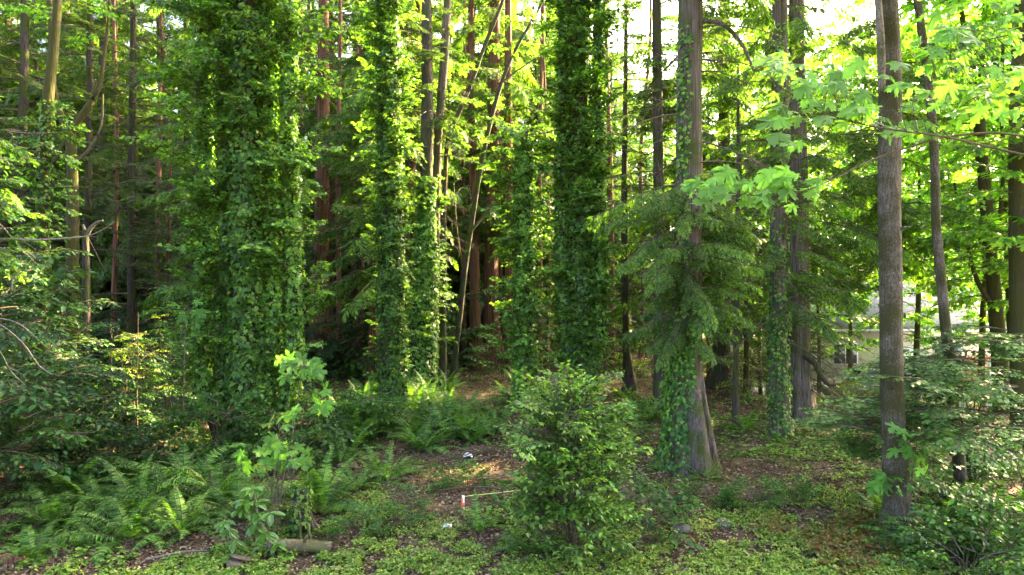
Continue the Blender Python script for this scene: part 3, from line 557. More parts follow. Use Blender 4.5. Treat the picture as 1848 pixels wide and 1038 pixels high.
limb(t, [(838, 500, 5), (826, 430, 4), (818, 330, 3)], 28.5, M['bark_moss']); limb(t, [(905, 150, 4), (930, 130, 3), (975, 100, 2)], 28.5, M['twig'])
limb(t, [(848, 420, 5), (880, 380, 4), (905, 350, 2)], 28.5, M['twig'])
add_branches(t, Q, MAPB, 11, 8.5, 15.5, .35, .45)
t, Q = tree('leaning_maple', 'second leaning stem crossing the upper middle gap', 'tree', 27.0, [(800, 700, 14), (800, 500, 11), (803, 330, 9), (811, 243, 8), (832, 195, 8), (853, 144, 7), (873, 87, 7), (890, 45, 7), (908, 0, 6), (930, -120, 4)], M['bark_fir'])
add_branches(t, Q, MAPB, 11, 9, 15, .35, .45)
t, Q = tree('leaning_fir', 'slightly leaning trunk lit from the right, right of the ivy-clad fir', 'tree', 26.5, [(778, 705, 22), (784, 500, 17), (788, 330, 15), (791, 250, 14), (799, 140, 16), (808, 0, 14), (825, -250, 9), (835, -450, 4)], M['bark_cedar'])
add_branches(t, Q, DEAD, 26, 5, 16, .9, .9, 'dead_branch'); add_branches(t, Q, FIR, 30, 9, 22, .9, .8)
t, Q = tree('thin_fir', 'thin orange-lit stem between the two left-centre ivy columns', 'tree', 28.0, [(744, 690, 12), (746, 300, 9), (750, 130, 9), (755, 0, 9), (760, -250, 5)], M['bark_red'])
add_branches(t, Q, FIR, 24, 8, 20, .8, .8); add_branches(t, Q, DEAD, 10, 5, 14, .8, .8, 'dead_branch')
t, Q = tree('fallen_pole', 'dark dead trunk propped at a slant against the red-barked trio', 'dead trunk', 34.0, [(842, 650, 16), (858, 580, 13), (876, 520, 10), (886, 488, 6)], M['bark_fir'])

# ------------------------------------------------------------------ the wood beyond: background trees, each its own thing, crowns shared
RG = np.random.default_rng(31)
def crown_geo(kind, H):
    g = Geo(); r = RG
    if kind == 'conifer':
        n = 95; var = CEDAR + FIR
        for k in range(n):
            u = (k + r.uniform()) / n; z = 2.0 + (H - 2.2) * u; sc = (1.9 * (1 - u) + .35) * r.uniform(.75, 1.2)
            merge(g, var[r.integers(len(var))][1], r.uniform(0, 6.28), (0, 0, z), sc, r.uniform(-.2, .15))
        return g
    for k in range(84):
        z = H * r.uniform(.2, 1.0); u = z / H; rad = H * .20 * math.sin(math.pi * min(1, (u - .05))) * r.uniform(.2, 1); a = r.uniform(0, 6.28)
        merge(g, MAPB[r.integers(len(MAPB))][1], a + r.normal(0, .5), (rad * math.cos(a), rad * math.sin(a), z), r.uniform(.8, 1.3), r.uniform(-.3, .4))
    return g
CROWN_C = [crown_geo('conifer', 24).mesh('conifer_crown', [M['twig'], M['cedar']]) for k in range(3)]
CROWN_D = [crown_geo('maple', 18).mesh('maple_crown', [M['twig'], M['maple_bg']]) for k in range(3)]
def trunk_mesh(H, r0, mat):
    z = np.linspace(-.1, H, 20); P = np.stack([.15 * np.sin(z * .3), .12 * np.cos(z * .25) - .12, z], -1); g = Geo(); g.add(*tube(P, r0 * (1 - z / H * .85).clip(.05), 10, bump=.06)); return g.mesh('trunk', [mat], True)
TR_C = trunk_mesh(24, .30, M['bark_fir']); TR_D = trunk_mesh(16, .16, M['bark_moss'])
MARKS = [(60, 'the left edge'), (130, 'the mossy Y-shaped maple'), (240, 'the slim dark fir'), (330, 'the left flank of the broadest ivy'), (440, 'the broadest ivy column'), (520, 'the right flank of the broadest ivy'), (580, 'the orange-lit redcedar'), (640, 'the gap right of the orange-lit redcedar'), (706, 'the left-centre ivy column'), (770, 'the ivy-clad fir'), (830, 'the curved leaning maple'), (888, 'the red-barked trio'), (945, 'the ivy-wrapped snag'), (1040, 'the thick ivy trunk'), (1130, 'the thin tiered fir'), (1187, 'the bare grey conifer'), (1245, 'the largest redcedar'), (1300, 'the dark far redcedar'), (1330, 'the pole-thin conifer'), (1407, 'the ivied redcedar'), (1450, 'the close pair of redcedars'), (1530, 'the parked car'), (1605, 'the nearest maple trunk'), (1690, 'the slender leaning maple'), (1780, 'the forked maple'), (1840, 'the right edge')]
def near_mark(px):
    return min(MARKS, key=lambda m: abs(m[0] - px))[1]
USED = set()
def told_apart(label, px):
    m = min(MARKS, key=lambda q: abs(q[0] - px)); side = '' if abs(px - m[0]) < 10 else ('just left of ' if px < m[0] else 'just right of ')
    if not side: side = 'behind '
    for k in ((side, 'behind ', 'nearly hidden by ', 'peeking past ')):
        c = label + ' ' + k + m[1]
        if c not in USED: break
    USED.add(c); return c
def back_tree(kind, px, d, s, label, group):
    if 'past the' not in group: label = told_apart(label, px)
    x = PX(px, d); t = thing('background_conifer' if kind == 'c' else 'background_maple', label, 'tree', (x, d, gz(x, d)), group, RG.uniform(0, 6.28))
    t.scale = (s, s, s * RG.uniform(.92, 1.1))
    obj('trunk', TR_C if kind == 'c' else TR_D, t); obj('crown', (CROWN_C if kind == 'c' else CROWN_D)[RG.integers(3)], t, kind='stuff')
    return t
for k in range(17): back_tree('c', -40 + 68 * k + RG.uniform(-25, 25), RG.uniform(38, 48), RG.uniform(1.05, 1.5), 'dark background conifer', 'shaded background conifers')
for k in range(17): back_tree('c', -120 + 76 * k + RG.uniform(-25, 25), RG.uniform(58, 78), RG.uniform(1.1, 1.45), 'farthest conifer', 'distant conifers')
for k in range(3): back_tree('c', 1110 + 90 * k + RG.uniform(-25, 25), RG.uniform(36, 44), RG.uniform(.6, .75), 'half-lit background conifer', 'half-lit background conifers')
for k in range(12): back_tree('d', 1270 + 56 * k + RG.uniform(-20, 20), RG.uniform(25, 34), RG.uniform(.6, .82) if k < 7 else RG.uniform(.8, 1.0), 'sunlit yellow-green maple', 'sunlit background maples')
for k in range(3): back_tree('d', 150 + 330 * k + RG.uniform(-30, 30), RG.uniform(36, 46), RG.uniform(.7, .9), 'background broadleaf tree', 'background broadleaf trees')
for k in range(15): back_tree('d', 1080 + 60 * k + RG.uniform(-20, 20), RG.uniform(47, 54), RG.uniform(.68, .82), 'tall maple beyond the houses', 'maples beyond the house')

for px, d in [(2010, 19), (2000, 23.5), (2150, 16), (2250, 21)]: back_tree('d', px, d, RG.uniform(.85, 1.0), 'unseen maple added past the right edge to shade the foreground', 'unseen shade maples past the right edge')  # maples out of view, added only to shade the near ground
for k in range(15): back_tree('c', -70 + 78 * k + RG.uniform(-25, 25), RG.uniform(49, 56), RG.uniform(1.5, 1.85), 'rear-rank conifer', 'rear-rank conifers')
for k in range(9): back_tree('c', -40 + 128 * k + RG.uniform(-30, 30), RG.uniform(37, 42), RG.uniform(.75, .95), 'shaded conifer in the middle distance', 'mid-distance conifers')
for k in range(19): back_tree('d', 960 + 52 * k + RG.uniform(-18, 18), RG.uniform(60, 74), RG.uniform(1.25, 1.45) if k < 5 else RG.uniform(1.5, 1.75), 'far golden maple', 'farthest maples')
for k in range(7): back_tree('d', -60 + 165 * k + RG.uniform(-30, 30), RG.uniform(62, 80), RG.uniform(1.2, 1.5), 'farthest broadleaf tree', 'farthest broadleaf trees')
for k in range(15): back_tree('c', 980 + 64 * k + RG.uniform(-20, 20), RG.uniform(66, 82), RG.uniform(1.15, 1.3), 'farthest right-hand conifer', 'farthest right-hand conifers')
for k in range(12): back_tree('c', -60 + 92 * k + RG.uniform(-25, 25), RG.uniform(80, 95), RG.uniform(1.5, 1.75), 'last-rank tall conifer', 'last-rank conifers')
for px, d in [(-190, 15.5), (-330, 11.5)]: back_tree('c', px, d, RG.uniform(.7, .8), 'conifer past the left edge whose boughs hang into the upper corner', 'conifers past the left edge')
# ------------------------------------------------------------------ shrubs and saplings
RS = np.random.default_rng(41)
def shrub(name, label, px, d, height, radius, n, var, sc=1.0, cat='bush', stems=6, stemr=.012, shape='cone', group=None, lo=.08):
    x = PX(px, d); z = gz(x, d); t = thing(name, label, cat, (x, d, z), group)
    sp = []
    for k in range(stems):
        a = RS.uniform(0, 6.28); rr = radius * RS.uniform(.1, .6); h = height * RS.uniform(.6, .95) if k else height * .95
        P = np.array([(0.06 * math.cos(a), .06 * math.sin(a), -.05), (rr * .4 * math.cos(a), rr * .4 * math.sin(a), h * .45), (rr * math.cos(a + .3) * (.8 if k else .15), rr * math.sin(a + .3) * (.8 if k else .15), h)])
        P = resample(P, 9); sp.append(P); g = Geo(); g.add(*tube(P, np.linspace(stemr, .003, 9), 5)); obj('stem', g.mesh('stem', [M['twig']], True), t)
    for k in range(n):
        P = sp[RS.integers(stems)]; u = lo + (1 - lo) * RS.uniform() ** .9; p = np.array([np.interp(u, np.linspace(0, 1, 9), P[:, i]) for i in range(3)])
        a = RS.uniform(0, 6.28); w = radius * ((1.05 - u) ** .75 if shape == 'cone' else math.sin(math.pi * min(1, .12 + u * .85)) ** .7)
        q = p + np.array([math.cos(a), math.sin(a), 0]) * w * RS.uniform(.15, .75)
        obj('branch', var[RS.integers(len(var))][0], t, tuple(q), (RS.normal(0, .2), -RS.uniform(-.15, .55), a), sc * RS.uniform(.7, 1.2))
    return t
shrub('broadleaf_bush', 'tall glossy-leaved bush in the centre foreground', 1030, 10.4, 2.62, .84, 255, HOLLY, 1.0, stems=10, stemr=.018)
for px, d, h, r_, n, lab in [
    (20, 13.5, 2.9, 1.2, 80, 'light green leafy shrub cut by the left edge, above the ferns'),
    (110, 15.5, 2.9, 1.3, 80, 'dense dark shrub below the mossy maples on the left'),
    (185, 14.2, 1.5, .9, 55, 'low round-leaved shrub behind the left ferns'),
    (205, 18.0, 3.0, 1.3, 75, 'shrub in shade left of the sunlit sapling'),
    (300, 19.5, 2.8, 1.3, 75, 'dark shrub between the sapling and the broadest ivy column'),
    (90, 17.5, 4.3, 1.2, 80, 'tall leafy shrub under the crooked mossy trunk'),
    (600, 17.0, 1.1, .9, 60, 'low leafy bramble right of the broadest ivy column'),
    (655, 18.2, 1.0, .8, 45, 'bramble mound at the foot of the left-centre ivy column'),
    (530, 15.0, 1.3, .7, 40, 'leafy growth at the right foot of the broadest ivy column'),
    (400, 14.8, 1.6, .7, 40, 'leafy growth at the left foot of the broadest ivy column'),
    (905, 29.0, 2.3, 1.1, 45, 'leafy shrub in front of the red-barked trio'),
    (1100, 17.0, 1.4, .7, 30, 'small shrub to the right behind the foreground bush'),
    (1165, 11.2, .45, .3, 14, 'low leafy clump at the right foot of the foreground bush'),
    (1815, 10.2, .7, .6, 36, 'dense low shrub in the bottom right corner'),
    (1745, 9.5, .45, .5, 26, 'low shrub in front of the corner shrub, bottom right'),
    (1860, 12.0, 1.0, .8, 36, 'shrub at the right edge below the vine maple')]:
    shrub('leafy_shrub', lab, px, d, h, r_, n, SHRUB_SHADE if px < 310 else SHRUB, .8, 'shrub', shape='round')  # left-hand shrubs take the leaf with shade put into its colour
bt = [o for o in COL.objects if o.name == 'broadleaf_bush'][0]
for k in range(12): obj('dead_twig', DEAD[RS.integers(6)][0], bt, (RS.normal(0, .15), RS.normal(-.1, .15), RS.uniform(.4, 2.2)), (RS.normal(0, .3), -RS.uniform(.0, .9), RS.uniform(0, 6.28)), RS.uniform(.35, .6))
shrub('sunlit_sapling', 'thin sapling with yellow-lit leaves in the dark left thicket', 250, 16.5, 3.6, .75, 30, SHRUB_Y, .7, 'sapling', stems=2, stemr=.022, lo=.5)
for px, d, h, lab in [(20, 11.5, 4.6, 'light green sapling leaning in at the left edge'), (45, 16.0, 7.2, 'tall light-leaved sapling beside the left edge')]:
    shrub('edge_sapling', lab, px - 75, d, h, 1.15, 80, SHRUB_SHADE, .95, 'sapling', stems=5, stemr=.03, shape='round', lo=.35)
for px, d, h, r_ in [(1350, 26, 1.8, 1.2), (1380, 30, 2.4, 1.3), (1290, 30, 1.8, 1.2), (1480, 26, 1.6, 1.0), (1580, 26.5, 2.2, 1.1), (1660, 27, 2.6, 1.2), (1740, 26, 2.0, 1.1), (1080, 32, 2.5, 1.4), (1180, 30, 2.2, 1.3), (1010, 33, 2.4, 1.3), (640, 33, 2, 1.3), (560, 31, 1.7, 1.2)]:
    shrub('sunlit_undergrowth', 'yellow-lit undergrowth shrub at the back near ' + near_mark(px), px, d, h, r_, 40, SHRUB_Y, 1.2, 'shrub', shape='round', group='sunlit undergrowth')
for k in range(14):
    d = RS.uniform(30, 40); shrub('dark_undergrowth', 'dark understorey shrub at the back near ' + near_mark(-30 + 62 * k), -30 + 62 * k, d, RS.uniform(2.0, 3.6), 1.8, 34, SHRUB_SHADE, 1.7, 'shrub', shape='round', group='dark undergrowth')
# vine maple: tiers of flat leaf plates at right
t = thing('vine_maple', 'spreading vine maple with flat leaf tiers at the lower right', 'tree', (PX(1790, 12.5), 13.0, gz(PX(1790, 12.5), 13.0)))
o = np.array(t.location)
for k, (px, py, dd) in enumerate([(1560, 760, 12.6), (1640, 650, 12.0), (1700, 640, 13.2), (1760, 700, 11.6), (1850, 620, 12.4), (1880, 760, 11.8)]):
    S = np.array([(0.1 * math.cos(k), .1 * math.sin(k), -.05), ((PX(px, dd) - o[0]) * .35, (dd - o[1]) * .35, (PZ(py, dd) - o[2]) * .75), (PX(px, dd) - o[0], dd - o[1], PZ(py, dd) - o[2])])
    P = resample(S, 14); g = Geo(); g.add(*tube(P, np.linspace(.03, .006, 14), 6)); obj('stem', g.mesh('stem', [M['twig']], True), t)
tiers = [(1640, 1740, 655, 12.8), (1640, 1760, 690, 12.2), (1640, 1850, 650, 12.6), (1700, 1860, 700, 11.8), (1640, 1830, 740, 11.5), (1540, 1680, 760, 12.4), (1700, 1860, 775, 11.2), (1760, 1870, 610, 12.8), (1560, 1640, 800, 12.8)]
for (a, b, py, dd) in tiers:
    for k in range(20):
        px = RS.uniform(a, b); d2 = dd + RS.normal(0, .45)
        obj('branch', VINE[RS.integers(6)][0], t, (PX(px, d2) - o[0], d2 - o[1], PZ(py + RS.normal(0, 9), d2) - o[2]), (RS.normal(0, .12), RS.uniform(-.1, .15), RS.uniform(1.8, 5.2)), RS.uniform(.5, .9))

# ------------------------------------------------------------------ big maple leaves near the camera: each leaf its own object
from mathutils import Matrix
g = Geo(); g.add(*MAPLE); LEAF_ME = [g.mesh('maple_leaf', [M['maple']])]
for k in range(3):
    v, f = MAPLE; v = v.copy(); v[:, 2] += [.12, -.15, .2][k] * v[:, 0] + [-.18, -.3, -.1][k] * v[:, 1] ** 2 + RS.normal(0, .015, len(v)); v[:, 0] *= [1.05, .92, 1.0][k]
    v[:, 2] += .16 * np.sin(v[:, 0] * 5 + k) * v[:, 1] - [.35, .1, .5][k] * v[:, 0] ** 2
    g = Geo(); g.add(v, f); LEAF_ME.append(g.mesh('maple_leaf', [M['maple']]))
RM = np.random.default_rng(53)
def put_leaf(parent, world, y, z, s, org):
    F = frames(np.array([y]), np.array([z]))[0]; m = Matrix(F.T.tolist()).to_4x4(); m.translation = Vector(np.array(world) - org)
    o = bpy.data.objects.new('leaf', LEAF_ME[RM.integers(4)]); COL.objects.link(o); o.parent = parent; o.matrix_local = m @ Matrix.Scale(float(s), 4); return o
def twig_to(g, a, b, r0=.006, sag=.04):
    a = np.array(a, float); b = np.array(b, float); m = (a + b) / 2 + np.array([0, 0, sag]); P = resample(np.stack([a, m, b]), 7); g.add(*tube(P, np.linspace(r0, r0 * .4, 7), 4))
t = thing('overhanging_maple', 'bigleaf maple past the right edge whose leafy limbs reach across the upper right', 'tree', (6.6, 7.2, gz(6.6, 7.2)))
o = np.array(t.location)
z = np.linspace(-.1, 13, 26); g = Geo(); g.add(*tube(np.stack([.1 * np.sin(z * .4), .1 * np.cos(z * .5) - .1, z], -1), .2 * (1 - z / 14), 16, bump=.06)); obj('trunk', g.mesh('trunk', [M['bark_maple']], True), t)
crn = np.stack([.1 * np.sin(z * .4) + 6.6, .1 * np.cos(z * .5) + 7.1, z, .2 * (1 - z / 14)], -1); add_branches(t, crn, MAPB, 20, 6.6, 12.8, 1.2, 1.0, az=(-1.2, 2.6))  # crown branches out of view, added to shade the near leaves
def W(px, py, d): return np.array([PX(px, d), d, PZ(py, d)])
limbs = [
    ([(6.5, 7.1, 4.9), W(1850, 247, 6.9), W(1800, 240, 6.8), W(1740, 243, 6.7), W(1690, 251, 6.6), W(1640, 266, 6.5), W(1570, 290, 6.4), W(1500, 325, 6.3), W(1440, 348, 6.2), W(1350, 352, 6.1), W(1270, 340, 6.0)],
     [(1235, 1300, 315, 375, 9, 6.0), (1300, 1440, 310, 375, 22, 6.1), (1440, 1475, 325, 355, 3, 6.3)]),
    ([(6.5, 7.1, 5.0), W(1850, 280, 6.6), W(1770, 262, 6.5), W(1700, 246, 6.4), W(1640, 238, 6.3), W(1560, 225, 6.2), W(1480, 200, 6.2), W(1420, 165, 6.1), W(1360, 110, 6.0)],
     [(1340, 1420, 85, 130, 7, 6.0), (1375, 1500, 115, 180, 14, 6.1), (1390, 1560, 180, 225, 18, 6.2), (1380, 1450, 240, 270, 4, 6.1), (1500, 1640, 110, 170, 12, 6.3), (1560, 1700, 185, 245, 14, 6.4), (1380, 1430, 215, 235, 4, 6.0)]),
    ([(6.55, 7.1, 6.4), W(1860, 60, 6.6), W(1790, 70, 6.4), W(1720, 90, 6.3), W(1660, 120, 6.2)],
     [(1650, 1780, 50, 130, 16, 6.3), (1700, 1848, 20, 110, 18, 6.4), (1760, 1850, 110, 210, 14, 6.2), (1660, 1760, 130, 210, 12, 6.4), (1780, 1850, 0, 60, 8, 6.1)])]
for pts, clusters in limbs:
    S = resample(np.array(pts), 40); g = Geo(); g.add(*tube(S - o, np.linspace(.017, .003, 40), 7, bump=.1))
    leaves = []
    for (a, b, c, e, n, d) in clusters:
        for k in range(n):
            dd = d + RM.normal(0, .22); p = W(RM.uniform(a, b), RM.uniform(c, e), dd)
            i = int(np.argmin(np.linalg.norm(S - p, axis=1))); out = p - S[i]
            y = unit(np.array([-.75, -.25, -.25])) + RM.normal(0, .45, 3) * np.array([1, .7, .35]); y = unit(y)
            s = RM.uniform(.09, .22); base = p - y * s * .4
            twig_to(g, S[max(0, i - 1)] - o, base - o, .0035, .03)
            leaves.append((base, y, np.array([RM.normal(0, .25), -.62 + RM.normal(0, .22), .8]), s))
    br = obj('branch', g.mesh('branch', [M['twig']], True), t)
    for (p, y, zz, s) in leaves: put_leaf(br, p, y, zz, s, o)
def maple_sprout(label, base_px, d, clusters, leaf=(.17, .28), name='maple_sprout'):
    x = PX(base_px, d); t = thing(name, label, 'sapling', (x, d, gz(x, d))); o = np.array(t.location)
    for (a, b, c, e, n) in clusters:
        top = W((a + b) / 2, (c + e) / 2, d); g = Geo(); P = resample(np.stack([np.array([0, 0, -.05]), (top - o) * np.array([.4, .4, .6]), top - o]), 12); g.add(*tube(P, np.linspace(.02, .007, 12), 5)); lv = []
        for k in range(n):
            p = W(RM.uniform(a, b), RM.uniform(c, e), d + RM.normal(0, .2)); out = p - top; y = unit(unit(out) * .8 + np.array([0, -.5, -.35]) + RM.normal(0, .3, 3)); s = RM.uniform(*leaf)
            twig_to(g, top - o, p - y * s * .3 - o, .003, .03); lv.append((p - y * s * .3, y, np.array([RM.normal(0, .25), -.7 + RM.normal(0, .2), .75]), s))
        st = obj('stem', g.mesh('stem', [M['twig']], True), t)
        for l in lv: put_leaf(st, *l, o)
maple_sprout('maple sprout with pale broad leaves beside the broadest ivy column', 520, 12.8, [(505, 590, 640, 685, 22), (562, 600, 702, 740, 9)], (.15, .26))
maple_sprout('low maple sprout with blue-green leaves above the laurel', 500, 11.2, [(430, 510, 795, 840, 15), (490, 560, 785, 835, 14), (470, 540, 735, 770, 7)], (.16, .28))
maple_sprout('maple sprout growing from the foot of the nearest maple trunk', 1640, 10.8, [(1600, 1710, 770, 815, 16), (1565, 1660, 855, 885, 12), (1640, 1720, 820, 850, 6)], (.14, .22))
maple_sprout('lone maple shoot beside the right side of the foreground bush', 1118, 12.5, [(1098, 1142, 728, 750, 6)], (.10, .16))
maple_sprout('dark maple leaves at the left side of the broadest ivy column', 330, 14.5, [(305, 365, 545, 580, 9)], (.18, .26))
# yellow-green leafy stump growth behind the laurel
shrub('stump_sprouts', 'yellow-green sprouts covering an old stump behind the laurel', 498, 10.9, 1.25, .38, 26, SHRUB_Y, .5, 'shrub', stems=5, shape='round')
x, d = PX(540, 11.0), 11.0; t = thing('rotten_stump', 'dark rotten stump half hidden by sprouts beside the log', 'stump', (x, d, gz(x, d)))
g = Geo(); z = np.linspace(-.1, .75, 8); g.add(*tube(np.stack([.04 * z, 0 * z, z], -1), .13 - .05 * z, 18, flute=.2, nfl=8)); obj('stump_wood', g.mesh('stump_wood', [M['bark_ivy']], True), t); ivy_cover(t, np.array([[x, d, 0, .15], [x + .04, d, .5, .12], [x + .05, d, .85, .1]]), .05, .85, 260, .12, .085)
for k in range(4):
    a = -1.2 + .5 * k; g = Geo(); P = resample(np.array([(.12 * math.cos(a), .12 * math.sin(a), .5), (.22 * math.cos(a), .22 * math.sin(a), .2), (.36 * math.cos(a), .36 * math.sin(a), -.05)]), 8); g.add(*tube(P, np.linspace(.02, .03, 8), 6)); obj('root', g.mesh('root', [M['twig']], True), t)
# laurel sapling
t = thing('laurel_sapling', 'glossy cherry laurel sapling with long leaves at the bottom left', 'sapling', (PX(488, 10.2), 10.2, gz(PX(488, 10.2), 10.2))); o = np.array(t.location)
g = Geo(); g.add(*LAUREL); LAU = g.mesh('laurel_leaf', [M['laurel']])
g = Geo(); P = resample(np.stack([np.array([.14, -.15, -.08]), W(492, 1000, 10.1) - o, W(478, 960, 10.1) - o, W(466, 930, 10.1) - o, W(458, 880, 10.1) - o]), 18); g.add(*tube(P, np.linspace(.035, .008, 18), 8)); st = obj('stem', g.mesh('stem', [M['twig_grey']], True), t)
for (px, py, n, down) in [(405, 940, 7, .5), (488, 925, 7, .4), (425, 975, 7, .6), (500, 980, 7, .5), (455, 882, 9, .2), (440, 902, 8, .5), (462, 905, 9, .6), (468, 925, 8, .7), (414, 955, 8, .7), (482, 960, 9, .6), (462, 945, 7, .8), (436, 918, 6, .6), (470, 985, 7, .5), (450, 1000, 6, .5)]:
    c = W(px, py, 10.1 + RM.normal(0, .1)); g = Geo(); twig_to(g, P[np.argmin(np.linalg.norm(P + o - c, axis=1))], c - o, .005, .01); tw = obj('twig', g.mesh('twig', [M['twig']], True), t)
    for k in range(n + 4):
        a = k / (n + 4) * 6.28 + RM.normal(0, .3); y = unit(np.array([math.cos(a), math.sin(a) * .8 - .25, -down + RM.normal(0, .25)])); F = frames(np.array([y]), np.array([[0, -.3, 1.0]]))[0]
        m = Matrix(F.T.tolist()).to_4x4(); m.translation = Vector(c - o); q = bpy.data.objects.new('leaf', LAU); COL.objects.link(q); q.parent = tw; q.matrix_local = m @ Matrix.Scale(RM.uniform(.15, .23), 4)
# bare pale branches reaching in from the left
t = thing('bare_branched_tree', 'leafless pale-grey boughs reaching in from the left edge', 'dead tree', (-8.6, 9.8, gz(-8.6, 9.8))); o = np.array(t.location)
z = np.linspace(-.1, 7.5, 16); g = Geo(); g.add(*tube(np.stack([.08 * np.sin(z), .05 * np.cos(z), z], -1), .13 * (1 - z / 9), 12, bump=.06)); obj('trunk', g.mesh('trunk', [M['twig_grey']], True), t)
for pts in [[(0, 432), (60, 433), (120, 430), (165, 424), (190, 412), (206, 400)], [(0, 235), (45, 240), (90, 240), (130, 237)], [(0, 285), (40, 288), (60, 278), (76, 258)], [(0, 586), (40, 618), (80, 668), (105, 678), (150, 665)], [(40, 588), (85, 628), (130, 653), (165, 640)], [(0, 635), (20, 670), (45, 695)], [(0, 405), (30, 440), (70, 480)]]:
    d = 9.4; z0 = PZ(pts[0][1], d) - .15
    S = [(-8.55, 9.75, max(.3, z0))] + [W(a, b, d - .003 * a) for a, b in pts]
    n = 30; P = resample(np.array(S), n); g = Geo(); g.add(*tube(P - o, np.linspace(.020, .004, n) * (.7 if pts[0][1] != 432 else 1.3), 7, bump=.1)); 
    for q in range(3):
        i = RM.integers(12, 28); e = P[i] + np.array([RM.uniform(.1, .35), RM.normal(0, .1), RM.normal(-.02, .15)]); twig_to(g, P[i] - o, e - o, .005, .02)
    obj('bough', g.mesh('bough', [M['twig_grey']], True), t)

# ------------------------------------------------------------------ sword ferns: every frond an object
PINNA = (np.array([[-.5, 0, 0], [.5, 0, 0], [.32, .6, -.02], [0, 1, -.10], [-.38, .55, -.02]]), np.array([[0, 1, 2], [0, 2, 4], [4, 2, 3]]))
def frond(r, L=1.0, rise=.8, arch=1.1, mat='fern', np_=34):
    g = Geo(); n = 24; t = np.linspace(0, 1, n); th = rise - arch * t ** 1.3
    ds = L / (n - 1); x = np.concatenate([[0], np.cumsum(np.cos(th[:-1]) * ds)]); zz = np.concatenate([[0], np.cumsum(np.sin(th[:-1]) * ds)])
    yy = .06 * L * np.sin(t * r.uniform(1, 3)) * r.choice([-1, 1]); ax = np.stack([x, yy, zz], -1)
    g.add(*tube(ax, .006 * (1 - .8 * t) + .001, 3), mi=0)
    s = np.linspace(.10, .985, np_); P = np.array([np.interp(s, t, ax[:, i]) for i in range(3)]).T; T = unit(np.gradient(P, axis=0)); sd = unit(np.cross(T, [0, 0, 1.0])); up = np.cross(sd, T)
    prof = np.minimum(1, s / .28) ** .6 * (1 - ((s - .3).clip(0) / .7) ** 1.5) ; ln = L * .135 * (prof * .93 + .07)
    for q in (-1, 1):
        Y = sd * q + T * .28 + up * (-.12) + r.normal(0, .07, P.shape); g.scatter(PINNA, P, frames(Y, up * 1.0 + r.normal(0, .15, P.shape)), np.stack([np.full(np_, L * .9 / np_ * .80), ln, ln], -1), mi=1)
    return g.mesh('frond', [M['twig'], M[mat]])
RF = np.random.default_rng(61)
FRONDS = [frond(RF, 1.0, RF.uniform(.6, 1.25), RF.uniform(.9, 1.9)) for k in range(10)]; FROND_D = [frond(RF, 1.0, .3, 1.2, 'fern_dead') for k in range(3)]
def fern(px, d, size, n=20, label='', group=None, lean=0.0, dead=0, z=None):
    x = PX(px, d); t = thing('sword_fern', label, 'fern', (x, d, gz(x, d) - .03), group)
    for k in range(n):
        a = k * 2.39996 + RF.normal(0, .25); s = size * RF.uniform(.7, 1.12)
        obj('frond', FRONDS[RF.integers(10)], t, (.05 * math.cos(a), .05 * math.sin(a), 0), (RF.normal(0, .22), RF.uniform(-.35, .3), a), s)
    for k in range(dead + 2):
        a = RF.uniform(3.2, 6.2); obj('withered_frond', FROND_D[RF.integers(3)], t, (0, 0, .05), (RF.normal(0, .2), RF.uniform(0, .3), a), size * RF.uniform(.7, 1))
    return t
